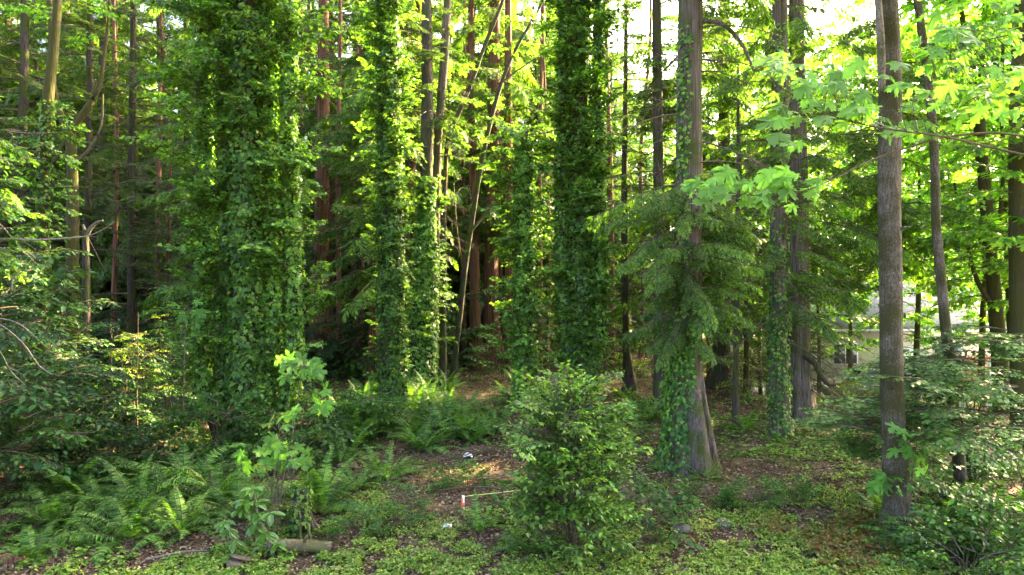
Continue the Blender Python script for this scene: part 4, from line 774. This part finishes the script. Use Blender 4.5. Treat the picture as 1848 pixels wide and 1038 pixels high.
named = [
    (245, 12.0, 1.25, 24, 'tall upright fern in the middle of the left fern bank', 4), (130, 13.0, 1.25, 24, 'arching fern at the left end of the fern bank', 5), (180, 12.2, 1.05, 18, 'fern with grey withered fronds hanging below it on the left', 8),
    (330, 13.0, 1.25, 26, 'bushy fern at the right end of the left fern bank', 2), (390, 12.6, 1.15, 24, 'fern touching the left side of the laurel and ivy column', 2), (285, 13.8, 1.2, 22, 'fern behind the tall upright one on the left', 0),
    (230, 10.9, .95, 22, 'bright-tipped fern lowest in the left fern bank', 2), (330, 11.2, .9, 18, 'fern with yellowish arching fronds left of the laurel', 1), (60, 10.2, .75, 12, 'small fern at the far left bottom', 1), (95, 11.6, 1.0, 18, 'fern low at the left end of the fern bank', 3), (430, 12.0, 1.0, 18, 'fern tucked between laurel and ivy column', 1), (210, 14.6, 1.15, 20, 'fern at the back of the left bank below the sapling', 1), (360, 14.6, 1.15, 20, 'fern at the back of the left bank beside the ivy column', 1), (620, 15.5, 1.0, 18, 'fern right behind the dense fern', 1), (760, 16.6, 1.05, 18, 'fern at the front of the drift beside the brush pile', 1), (1720, 10.2, .85, 16, 'fern between the nearest maple trunk and the corner shrubs', 1),
    (575, 12.0, 1.25, 28, 'dense fern right of the rotten stump', 1), (640, 13.4, .7, 12, 'small fern between the dense fern and the lone bright fern', 0), (695, 14.0, .85, 18, 'lone bright fern with spreading fronds on bare ground', 0),
    (860, 11.1, .6, 8, 'few-fronded young fern beside the survey stake', 0), (902, 12.4, .5, 4, 'single upright frond left of the foreground bush', 0), (1690, 10.8, .95, 20, 'fern right of the nearest maple trunk', 0), (1650, 10.5, .8, 14, 'fern hugging the foot of the nearest maple trunk', 1),
    (1750, 11.0, .95, 18, 'fern under the vine maple at right', 0), (1830, 10.9, .9, 16, 'fern at the right edge above the corner shrub', 0), (1775, 9.9, .7, 14, 'fern in the bottom right corner between the low shrubs', 0), (1790, 12.4, .9, 16, 'shaded fern farther right under the vine maple', 0), (1590, 11.8, .7, 12, 'small fern left of the nearest maple trunk', 0), (375, 17.0, 1.15, 20, 'sunlit fern in the dark gap left of the broadest ivy column', 1),
    (655, 23.5, 1.2, 24, 'yellow sunlit fern left of the left-centre ivy column', 0), (1270, 14.2, .5, 8, 'tiny fern in the clearing in front of the largest redcedar', 0), (960, 10.3, .6, 12, 'fern at the left foot of the foreground bush', 0), (1090, 10.0, .55, 10, 'fern at the right foot of the foreground bush', 0),
    (1345, 19.0, .8, 14, 'fern in shade right of the largest redcedar', 0), (1120, 19.5, 1.0, 18, 'dark fern in shade right behind the foreground bush', 0), (1170, 20.5, 1.0, 18, 'dark fern left of the largest redcedar', 0)]
for px, d, s, n, lab, dd in named: fern(px, d, s * 1.22, n + 4, lab, None, 0, dd)
for k in range(46):
    py = RF.uniform(672, 812); d = DB(py) if py > 520 else 30; lo, hi = (620, 960) if py < 760 else (640, 910)
    px = RF.uniform(lo, hi); 
    if d > 19.6 and abs(px - 708) < 22: px += 50
    fern(px, d, RF.uniform(1.1, 1.5), 18, told_apart('%s drift fern' % ('front' if py > 770 else 'middle' if py > 715 else 'rear'), px), 'ferns in the middle drift')
for px, d in [(560, 24), (520, 22), (590, 27), (480, 24), (610, 22), (300, 22), (230, 22), (1130, 24), (1200, 27), (1350, 24)]:
    fern(px, d, RF.uniform(.9, 1.2), 14, 'sword fern in deep shade nearest ' + near_mark(px), 'ferns in deep shade')

# ------------------------------------------------------------------ ground layers: litter, ground cover, creeping ivy
RL = np.random.default_rng(71)
def scatter_ground(n, d0, d1, p0, p1, pw=1.0):
    """points in the visible wedge of ground between distances d0..d1 and columns p0..p1"""
    d = d0 + (d1 - d0) * RL.uniform(0, 1, n) ** pw; px = RL.uniform(p0, p1, n); return PX(px, d), d, px, 519 + CAM_H * FPX / d
x, y, px, py = scatter_ground(95000, 8.6, 32, -150, 2000, 1.5)
n = len(x); z = ground_z(x, y) + RL.uniform(.004, .03, n); P = np.stack([x, y, z], -1)
F = frames(np.stack([RL.normal(size=n), RL.normal(size=n), RL.normal(0, .25, n)], -1), np.stack([RL.normal(0, .35, n), RL.normal(0, .35, n), np.ones(n)], -1))
g = Geo(); g.scatter(OVATE_LOW, P, F, np.stack([RL.uniform(.04, .11, n), RL.uniform(.035, .09, n), np.full(n, .1)], -1) * (1 + (y[:, None] - 9) * .02)); lit = obj('leaf_litter', g.mesh('leaf_litter', [M['litter']]), kind='stuff'); tag(lit, 'brown fallen leaves carpeting the clearing and forest floor', 'leaf litter')
# small twigs
n = 1500; x, y, px, py = scatter_ground(n, 9, 24, 0, 1848, 1.4); g = Geo()
for i in range(n):
    a = RL.uniform(0, 6.28); l = RL.uniform(.06, .35); zz = gz(x[i], y[i]) + .015; dv = np.array([math.cos(a), math.sin(a), RL.normal(0, .1)]) * l; p = np.array([x[i], y[i], zz + .01])
    g.add(*tube(np.stack([p - dv, p + np.array([0, 0, .01]) + RL.normal(0, .01, 3), p + dv]), [.005, .0045, .002], 3, cap=False))
tw = obj('fallen_twigs', g.mesh('fallen_twigs', [M['twig_grey']]), kind='stuff'); tag(tw, 'small dry twigs strewn over the leaf litter', 'twigs')
def rosette(n, rad, h):
    g = Geo(); a = np.arange(n) / n * 2 * np.pi + RL.uniform(0, 1, n); Pp = np.stack([rad * .25 * np.cos(a), rad * .25 * np.sin(a), h * RL.uniform(.5, 1, n)], -1)
    g.scatter(OVATE_LOW, Pp, frames(np.stack([np.cos(a), np.sin(a), RL.normal(-.1, .3, n)], -1), np.array([0, 0, 1.0]) + RL.normal(0, .25, (n, 3))), np.stack([np.full(n, rad * 1.2), rad * RL.uniform(.7, 1.2, n), np.full(n, rad)], -1))
    return np.concatenate(g.v).astype(float), np.concatenate(g.f)
ROS = [rosette(6, .055, h_) for h_ in (.05, .07, .10, .16)]
def bump2(px, py, cx, cy, rx, ry): return np.exp(-(((px - cx) / rx) ** 2 + ((py - cy) / ry) ** 2))
def layer(name, label, cat, n, mat, dens, Ts, s0, s1, d0=8.6, d1=30, p0=-100, p1=1950, pw=1.3, nz=.6, thr=.5, lift=0.0):
    x, y, px, py = scatter_ground(n, d0, d1, p0, p1, pw); m = dens(px, py) * (.1 + 1.7 * fbm(x * .8, y * .8, 13)).clip(0, 2) * ((fbm(x * 3.0, y * 3.0, 19) - .28) * 3.6).clip(.0, 1.7); k = m > RL.uniform(.25, .75, len(x)) * 1.0
    x, y = x[k], y[k]; n = len(x); g = Geo(); a = RL.uniform(0, 6.28, n); Y = np.stack([np.cos(a), np.sin(a), RL.normal(0, .15, n)], -1); Z = np.array([0, 0, 1.0]) + RL.normal(0, .2, (n, 3)); F = frames(Y, Z); P = np.stack([x, y, ground_z(x, y) + RL.uniform(0, .03, n) + lift], -1); w = RL.integers(len(Ts), size=n); S = RL.uniform(s0, s1, n)
    for q, T in enumerate(Ts): g.scatter(T, P[w == q], F[w == q], S[w == q])
    o = obj(name, g.mesh(name, [mat]), kind='stuff'); tag(o, label, cat); return n
def d_bright(px, py):
    m = 1.6 * bump2(px, py, 1420, 1010, 300, 85) + .9 * bump2(px, py, 1100, 1050, 330, 60) + .75 * bump2(px, py, 740, 1000, 210, 95) + .8 * bump2(px, py, 620, 930, 90, 60) + .22 * bump2(px, py, 1480, 880, 180, 70) + .5 * bump2(px, py, 620, 1040, 200, 40) + .55 * bump2(px, py, 300, 1040, 320, 30) + .2
    m = m * .74 - .08
    m = m - .55 * bump2(px, py, 800, 880, 120, 55) - .45 * bump2(px, py, 1230, 890, 150, 50) - .3 * bump2(px, py, 870, 990, 60, 30)
    return m.clip(0.07) * (py > 800) + .10 * (py > 740)
layer('ground_cover', 'bright yellow-green creeping plants over the near ground', 'ground cover', 84000, M['groundcover'], d_bright, ROS, .35, 1.1, 8.6, 20)
layer('rusty_ground_cover', 'rust-tinged patches of ground cover left of the nearest maple trunk', 'ground cover', 9000, M['gc_rust'], lambda px, py: 1.3 * bump2(px, py, 1545, 985, 75, 45) + .8 * bump2(px, py, 1400, 960, 60, 14), ROS, .7, 1.3, 8.8, 12.5, 1300, 1700)
IVYL = [IVY]
def d_ivy(px, py):
    return 1.2 * bump2(px, py, 130, 940, 260, 75) + 1.2 * bump2(px, py, 1480, 780, 110, 45) + .9 * bump2(px, py, 1170, 830, 90, 30) + .8 * bump2(px, py, 1330, 770, 90, 40) + .8 * bump2(px, py, 930, 960, 70, 50) + .7 * bump2(px, py, 1690, 880, 160, 80) + .7 * bump2(px, py, 420, 1030, 160, 25) + .5 * bump2(px, py, 560, 940, 60, 60) + .14
layer('creeping_ivy', 'dark glossy ivy creeping over the shaded ground', 'ground ivy', 60000, M['ivy'], d_ivy, IVYL, .06, .11, 8.6, 24, lift=.05)
for k, (px, d, r_) in enumerate([(1275, 12.6, .45), (1425, 12.9, .35), (720, 11.6, .4), (840, 13.4, .35), (640, 11.0, .4), (1360, 12.2, .3)]):
    shrub('low_weed', ['low green weed clump in the clearing below the redcedar string', 'low weed clump right of the clearing middle', 'low weed clump left of the survey stake', 'weed clump near the white litter by the sticks', 'low leafy clump right of the fallen log', 'sparse weed in the middle of the clearing'][k], px, d, .32, r_, 26, SHRUB, .38, 'weed', stems=5, stemr=.005, shape='round')

# ------------------------------------------------------------------ logs, sticks, stones, stake, string, litter
def log(name, label, a, b, r0, r1, mat=None, cat='log', n=14, sides=16, stub=True):
    a = np.array(a); b = np.array(b); t = thing(name, label, cat, tuple(a)); P = np.linspace(a, b, n) - a; P[:, 2] += .02 * np.sin(np.linspace(0, 5, n)); g = Geo(); v, f = tube(P, np.linspace(r0, r1, n), sides, bump=.14, seed=int(abs(a[0] * 7))); 
    c0 = len(v); v = np.concatenate([v, P[:1]]); f = np.concatenate([f, np.array([[(k + 1) % sides, k, c0] for k in range(sides)])]); g.add(v, f); obj('log_wood', g.mesh('log_wood', [mat or M['log']], True), t)
    if stub:
        g = Geo(); m = P[n // 2]; g.add(*tube(np.stack([m, m + np.array([.05, -.05, r0 * 1.3]), m + np.array([.09, -.08, r0 * 1.9])]), [r0 * .35, r0 * .28, r0 * .2], 7)); obj('branch_stub', g.mesh('branch_stub', [mat or M['log']], True), t)
    return t
def G(px, d, h=0.0): x = PX(px, d); return (x, d, gz(x, d) + h)
log('fallen_log', 'mossy fallen log lying across the bottom left of the clearing', G(486, 10.2, .11), G(598, 10.25, .11), .095, .08)
log('fallen_log', 'short log end poking out beside the lone bright fern', G(612, 14.6, .08), G(642, 14.9, .10), .09, .08, stub=False)
log('fallen_log', 'small broken log left of the lone bright fern', G(618, 13.4, .05), G(664, 13.6, .05), .055, .045, stub=False)
log('rotten_log', 'flat reddish rotten log at the bottom left corner', G(-10, 9.9, .05), G(45, 9.95, .06), .09, .07, M['bark_red'], stub=False)
log('pale_log', 'pale thin log lying beside the right of the foreground bush', G(1085, 12.3, .05), G(1165, 12.6, .05), .05, .04, M['twig_grey'], stub=False)
log('cut_stump', 'low flat cut stump among leaves at the bottom left', G(432, 9.75, -.02), (PX(436, 9.75), 9.8, gz(PX(432, 9.75), 9.75) + .16), .19, .17, M['log'], 'stump', n=6, stub=False)
RK = np.random.default_rng(83)
for k in range(11):
    c = np.array(G(RK.uniform(812, 868), RK.uniform(14.9, 16.0), RK.uniform(.03, .16))); a = RK.normal(.25, .35); l = RK.uniform(.35, .8); dv = np.array([math.cos(a), math.sin(a) * .8, RK.normal(.12, .12)]) * l
    g = Geo(); P = resample(np.stack([-dv, RK.normal(0, .04, 3), dv]), 9); g.add(*tube(P, np.linspace(.013, .004, 9), 6)); s = obj('dry_stick', g.mesh('dry_stick', [M['twig']], True), None, tuple(c)); tag(s, 'grey stick in the brush pile beside the white plastic scrap', 'stick', 'brush pile sticks')
for px, d, l, a, lab in [(700, 13.9, .55, .1, 'stick on bare ground right of the lone bright fern'), (850, 13.2, .6, .05, 'long reddish stick in front of the brush pile'), (1205, 12.5, .6, -.5, 'pale stick lying right of the foreground bush'), (1166, 10.9, .16, .5, 'short pale stick below the clump right of the bush'), (1232, 12.0, .4, -.9, 'thin stick in the middle of the clearing'), (880, 14.0, .5, -.1, 'stick just left of the foreground bush'), (740, 9.9, .35, 1.0, 'forked grey twig at the bottom centre'), (330, 10.2, .5, .3, 'stick under the lowest left fern')]:
    dv = np.array([math.cos(a), math.sin(a), 0.03]) * l; g = Geo(); g.add(*tube(resample(np.stack([-dv, np.array([0, .03, .03]), dv]), 9), np.linspace(.022, .01, 9), 7, bump=.1)); s = obj('fallen_stick', g.mesh('fallen_stick', [M['log'] if 'reddish' in lab else M['twig_grey']], True), None, G(px, d, .03)); tag(s, lab, 'stick')
def rock(label, px, d, r):
    ph, th = np.meshgrid(np.linspace(0, np.pi, 9), np.linspace(0, 2 * np.pi, 14, endpoint=False), indexing='ij'); s = 1 + .35 * (vnoise(th * 1.2 + px, ph * 2, 7) - .5)
    v = np.stack([np.sin(ph) * np.cos(th) * s * r, np.sin(ph) * np.sin(th) * s * r * .8, np.cos(ph) * s * r * .5], -1).reshape(-1, 3); i = (np.arange(8)[:, None] * 14); j = np.arange(14)[None]; j2 = (j + 1) % 14
    q = np.stack([i + j, i + 14 + j, i + 14 + j2, i + j2], -1).reshape(-1, 4); g = Geo(); g.add(v, np.concatenate([q[:, [0, 1, 2]], q[:, [0, 2, 3]]])); o = obj('stone', g.mesh('stone', [M['stone']], True), None, G(px, d, .02)); tag(o, label, 'stone')
rock('flat grey stone sunk in the middle of the clearing', 1306, 11.4, .16); rock('brownish stone left of the flat grey one', 1230, 11.2, .17); rock('small stone right of the flat grey one', 1395, 10.8, .09)
# survey stake with orange flagging, string to the trees
sx, sd = PX(836, 12.75), 12.75
sd = 12.0; sx = PX(836, sd); sz = gz(sx, sd)
t = thing('survey_stake', 'short survey stake painted orange and white on bare ground', 'stake', (sx, sd, sz)); topz = PZ(905, sd) - sz
def boxgeo(x0, x1, y0, y1, z0, z1):
    v = np.array([(x, y, z) for z in (z0, z1) for y in (y0, y1) for x in (x0, x1)], float); f = np.array([[0, 2, 3], [0, 3, 1], [4, 5, 7], [4, 7, 6], [0, 1, 5], [0, 5, 4], [2, 6, 7], [2, 7, 3], [0, 4, 6], [0, 6, 2], [1, 3, 7], [1, 7, 5]]); return v, f
def box(name, b, mat, parent, rot=(0, 0, 0), loc=(0, 0, 0)):
    g = Geo(); g.add(*boxgeo(*b)); return obj(name, g.mesh(name, [mat]), parent, loc, rot)
topz = max(.3, topz); box('post', (-.022, .022, -.016, .016, -.1, topz), M['tape_white'], t); box('flagging', (-.032, -.006, -.021, -.0165, topz * .1, topz * .92), M['tape'], t); box('paint_band', (-.024, .024, -.0185, .0185, topz * .35, topz * .6), M['tape'], t)
g = Geo(); A = np.array([sx, sd, sz + topz * .95]); Bq = W(1440, 808, 17.4); u = np.linspace(0, 1, 40); P = A[None] * (1 - u)[:, None] + Bq[None] * u[:, None]; P[:, 2] -= .10 * np.sin(np.pi * u); g.add(*tube(P - A, np.full(40, .0065), 4)); s = obj('survey_string', g.mesh('survey_string', [M['string']]), None, tuple(A)); tag(s, 'yellow-green string stretched low from the stake past the largest redcedar', 'string')
t = thing('string_peg', 'small peg holding the far end of the string by the ivied redcedar', 'stake', (Bq[0], Bq[1], gz(Bq[0], Bq[1]))); box('peg_post', (-.02, .02, -.02, .02, -.1, Bq[2] - gz(Bq[0], Bq[1]) + .05), M['stake'], t)
def scrap(label, px, d, r, seed):
    rr = np.random.default_rng(seed); n = 9; X, Y = np.meshgrid(np.linspace(-1, 1, n), np.linspace(-1, 1, n)); Z = rr.uniform(0, .9, X.shape) * (1 - .5 * (X ** 2 + Y ** 2)).clip(.1); v = np.stack([X * r + rr.normal(0, .1 * r, X.shape), Y * r + rr.normal(0, .1 * r, X.shape), Z * r], -1).reshape(-1, 3); i = (np.arange(n - 1)[:, None] * n + np.arange(n - 1)[None]).ravel(); f = np.concatenate([np.stack([i, i + 1, i + n + 1], -1), np.stack([i, i + n + 1, i + n], -1)]); g = Geo(); g.add(v, f); o = obj('plastic_scrap', g.mesh('plastic_scrap', [M['plastic']]), None, G(px, d, .04)); tag(o, label, 'litter')
scrap('crumpled white plastic scrap on top of the brush pile', 845, 15.8, .11, 1); scrap('small white scrap on the ground in the bottom centre', 808, 11.2, .07, 2)

# ------------------------------------------------------------------ beyond the trees: paving, houses, fence, parked car
M['wall_beige'] = plain_mat('beige_stucco', (.62, .55, .40), .85, .08, 3, bump=.1); M['wall_grey'] = plain_mat('pale_grey_siding', (.42, .46, .52), .8, .08, 3); M['roof'] = plain_mat('grey_shingles', (.15, .145, .14), .9, .2, 12, bump=.3)
M['trim'] = plain_mat('white_trim', (.75, .75, .73), .6, .04); M['glass'] = plain_mat('dark_glass', (.05, .06, .07), .08, .1); M['fence'] = plain_mat('cedar_fence_board', (.42, .17, .09), .8, .25, 8); M['paving'] = plain_mat('concrete_paving', (.42, .41, .39), .9, .12, 1.5)
M['car'] = plain_mat('olive_car_paint', (.16, .17, .12), .25, .04); M['tyre'] = plain_mat('tyre_rubber', (.02, .02, .02), .8, .1); M['rim'] = plain_mat('alloy', (.5, .5, .5), .3, .05, metal=.8); M['lamp'] = plain_mat('headlight', (.7, .7, .72), .15, .03); M['lamp_red'] = plain_mat('tail_light', (.4, .02, .02), .2, .03)
g = Geo(); v, f = boxgeo(12.5, 60, 27.6, 37.5, -2.2, -1.22); g.add(v, f); pv = obj('driveway', g.mesh('driveway', [M['paving']])); pv['kind'] = 'structure'
def house(name, label, x0, x1, y0, y1, h, ridge, wall, wins, door=None, z0=0.0):
    t = thing(name, label, 'house', (x0, y0, z0)); w, dp = x1 - x0, y1 - y0
    box('wall', (0, w, 0, dp, -.3, h), wall, t)
    g = Geo(); e = .5; v = np.array([(-e, -e, h - .05), (w + e, -e, h - .05), (w + e, dp / 2, ridge), (-e, dp / 2, ridge), (-e, dp + e, h - .05), (w + e, dp + e, h - .05)]); v = np.concatenate([v, v + [0, 0, .16]])
    f = [[0, 1, 2], [0, 2, 3], [3, 2, 5], [3, 5, 4], [6, 8, 7], [6, 9, 8], [9, 11, 8], [9, 10, 11], [0, 6, 7], [0, 7, 1], [4, 5, 11], [4, 11, 10], [0, 3, 9], [0, 9, 6], [3, 4, 10], [3, 10, 9], [1, 7, 8], [1, 8, 2], [2, 8, 11], [2, 11, 5]]; g.add(v, f); rf = obj('roof', g.mesh('roof', [M['roof']]), t)
    g = Geo(); g.add(np.array([(0, .01, h), (0, dp - .01, h), (0, dp / 2, ridge - .08), (.1, .01, h), (.1, dp - .01, h), (.1, dp / 2, ridge - .08)]), [[0, 2, 1], [3, 4, 5]]); g.add(np.array([(w, .01, h), (w, dp - .01, h), (w, dp / 2, ridge - .08)]), [[0, 1, 2]]); obj('gable', g.mesh('gable', [wall]), t)
    box('gutter', (-e, w + e, -e - .08, -e - .003, h - .02, h + .1), M['trim'], rf)
    for (a, b, c, e2) in wins:
        fr = box('window', (a, b, -.05, -.003, c, e2), M['trim'], t); m = (a + b) / 2; box('pane', (a + .07, m - .03, -.058, -.052, c + .07, e2 - .07), M['glass'], fr); box('pane', (m + .03, b - .07, -.058, -.052, c + .07, e2 - .07), M['glass'], fr)
    if door:
        dr = box('door', (door[0], door[1], -.06, -.003, 0, door[2]), M['trim'], t); box('handle', (door[1] - .15, door[1] - .08, -.1, -.062, .95, 1.05), M['rim'], dr)
    return t
house('pale_house', 'pale blue-grey house glimpsed through the dark trees on the left', PX(240, 50), PX(700, 50), 50, 58, 5.2, 8.0, M['wall_grey'], [(2, 3.4, 1, 2.4), (5, 6.4, 1, 2.4), (9, 10.4, 1, 2.4), (13, 14.6, 1, 2.4), (3, 4.4, 3.4, 4.6), (11, 12.4, 3.4, 4.6)], (7.4, 8.4, 2.1))
house('white_house', 'white house wall showing low between the middle trunks', PX(800, 52), PX(1010, 52), 52, 60, 3.2, 5.6, M['trim'], [(1.5, 2.9, 1, 2.2), (5, 6.4, 1, 2.2)])
house('beige_house', 'beige house with a grey roof behind the maples on the right', PX(1470, 38), PX(1800, 38), 38, 46, 2.9, 5.6, M['wall_beige'], [(1.0, 2.4, 1.0, 2.2), (6.6, 8.2, 1.0, 2.2)], (4.6, 5.6, 2.1), -1.3)
t = thing('board_fence', 'reddish cedar board fence in front of the beige house', 'fence', (PX(1690, 36.4), 36.4, -1.22)); w = PX(1860, 36.4) - PX(1690, 36.4)
g = Geo(); g.add(*boxgeo(-.07, .07, -.012, .012, 0, 1.6)); bm = g.mesh('board', [M['fence']])
for k in range(int(w / .16)):
    obj('board', bm, t, (k * .16, 0, 0), (0, 0, 0), (1, 1, 1 + .01 * (k % 3)))
for k in range(int(w / 2.4) + 1): box('post', (k * 2.4 - .05, k * 2.4 + .05, .03, .13, 0, 1.7), M['fence'], t)
box('rail', (0, w, .013, .03, .3, .4), M['fence'], t); box('rail', (0, w, .013, .03, 1.2, 1.3), M['fence'], t)
t = thing('white_post', 'white post standing at the right end of the board fence', 'post', G(1786, 33.5)); box('post_shaft', (-.09, .09, -.09, .09, 0, 1.7), M['trim'], t); box('post_cap', (-.13, .13, -.13, .13, 1.702, 1.76), M['trim'], t)
# car: side profile swept across its width
def car(px, d):
    t = thing('parked_car', 'olive-grey car parked beyond the trees, left of the nearest maple trunk', 'car', (PX(px, d), d, -1.215)); 
    prof = [(0, .35), (.05, .62), (.35, .78), (1.15, .92), (1.75, 1.38), (2.3, 1.47), (3.1, 1.42), (3.75, 1.02), (4.3, .95), (4.45, .7), (4.42, .35), (3.95, .28), (3.6, .28), (.85, .28), (.5, .28)]
    n = len(prof); cx = np.mean([p[0] for p in prof]); ysec = [(0, .94), (.06, 1.0), (.9, 1.0), (1.62, 1.0), (1.74, 1.0), (1.80, .94)]; V = []
    for yy, s in ysec:
        for (a, b) in prof:
            tum = .20 * max(0, (b - .9)) / .55; ypos = .9 + (yy - .9) * (1 - tum); V.append((cx + (a - cx) * s, ypos, .62 + (b - .62) * s))
    F = []
    for i in range(len(ysec) - 1):
        for j in range(n): j2 = (j + 1) % n; a, b, c, dd = i * n + j, i * n + j2, (i + 1) * n + j2, (i + 1) * n + j; F += [[a, b, c], [a, c, dd]]
    for base, flip in ((0, 1), ((len(ysec) - 1) * n, 0)):
        V.append((cx, V[base][1], .65)); e = len(V) - 1
        for j in range(n): F.append([e, base + (j + 1) % n, base + j] if flip else [e, base + j, base + (j + 1) % n])
    g = Geo(); g.add(V, F); obj('body', g.mesh('body', [M['car']], True), t)
    def pane(name, pts, mat):
        g = Geo(); m = len(pts); c = np.mean(pts, axis=0); g.add(np.array(list(pts) + [c]), [[m, k, (k + 1) % m] for k in range(m)]); obj(name, g.mesh(name, [mat]), t)
    pane('side_window', [(1.35, .035, .98), (1.85, .085, 1.32), (2.3, .09, 1.37), (2.38, .035, 1.0)], M['glass']); pane('side_window', [(2.46, .035, 1.0), (2.4, .09, 1.37), (3.0, .085, 1.33), (3.5, .035, 1.02)], M['glass'])
    pane('windscreen', [(1.18, .2, .985), (1.70, .28, 1.38), (1.70, 1.52, 1.38), (1.18, 1.6, .985)], M['glass'])
    for wx in (.85, 3.55):
        for wy in (.08, 1.72):
            a = np.linspace(0, 2 * np.pi, 20, endpoint=False); wl = Geo(); prof2 = [(-.11, .20), (-.11, .30), (-.07, .33), (.07, .33), (.11, .30), (.11, .20)]; vv = np.array([(r_ * math.cos(q), yy, r_ * math.sin(q)) for yy, r_ in prof2 for q in a]); ff = []
            for i in range(5):
                for j in range(20): j2 = (j + 1) % 20; p0, p1, p2, p3 = i * 20 + j, i * 20 + j2, (i + 1) * 20 + j2, (i + 1) * 20 + j; ff += [[p0, p1, p2], [p0, p2, p3]]
            wl.add(vv, ff); wo = obj('wheel', wl.mesh('wheel', [M['tyre']], True), t, (wx, wy, .33))
            rg = Geo(); y0 = -.09 if wy < 1 else .09; vv = np.array([(.2 * math.cos(q), y0, .2 * math.sin(q)) for q in a] + [(0, y0 * 1.2, 0)]); rg.add(vv, [[20, j, (j + 1) % 20] for j in range(20)]); obj('rim', rg.mesh('rim', [M['rim']]), wo)
    for yy in (.2, 1.35): box('headlight', (-.02, .12, yy, yy + .25, .60, .72), M['lamp'], t); box('tail_light', (4.36, 4.48, yy, yy + .25, .66, .82), M['lamp_red'], t)
car(1494, 31.0)
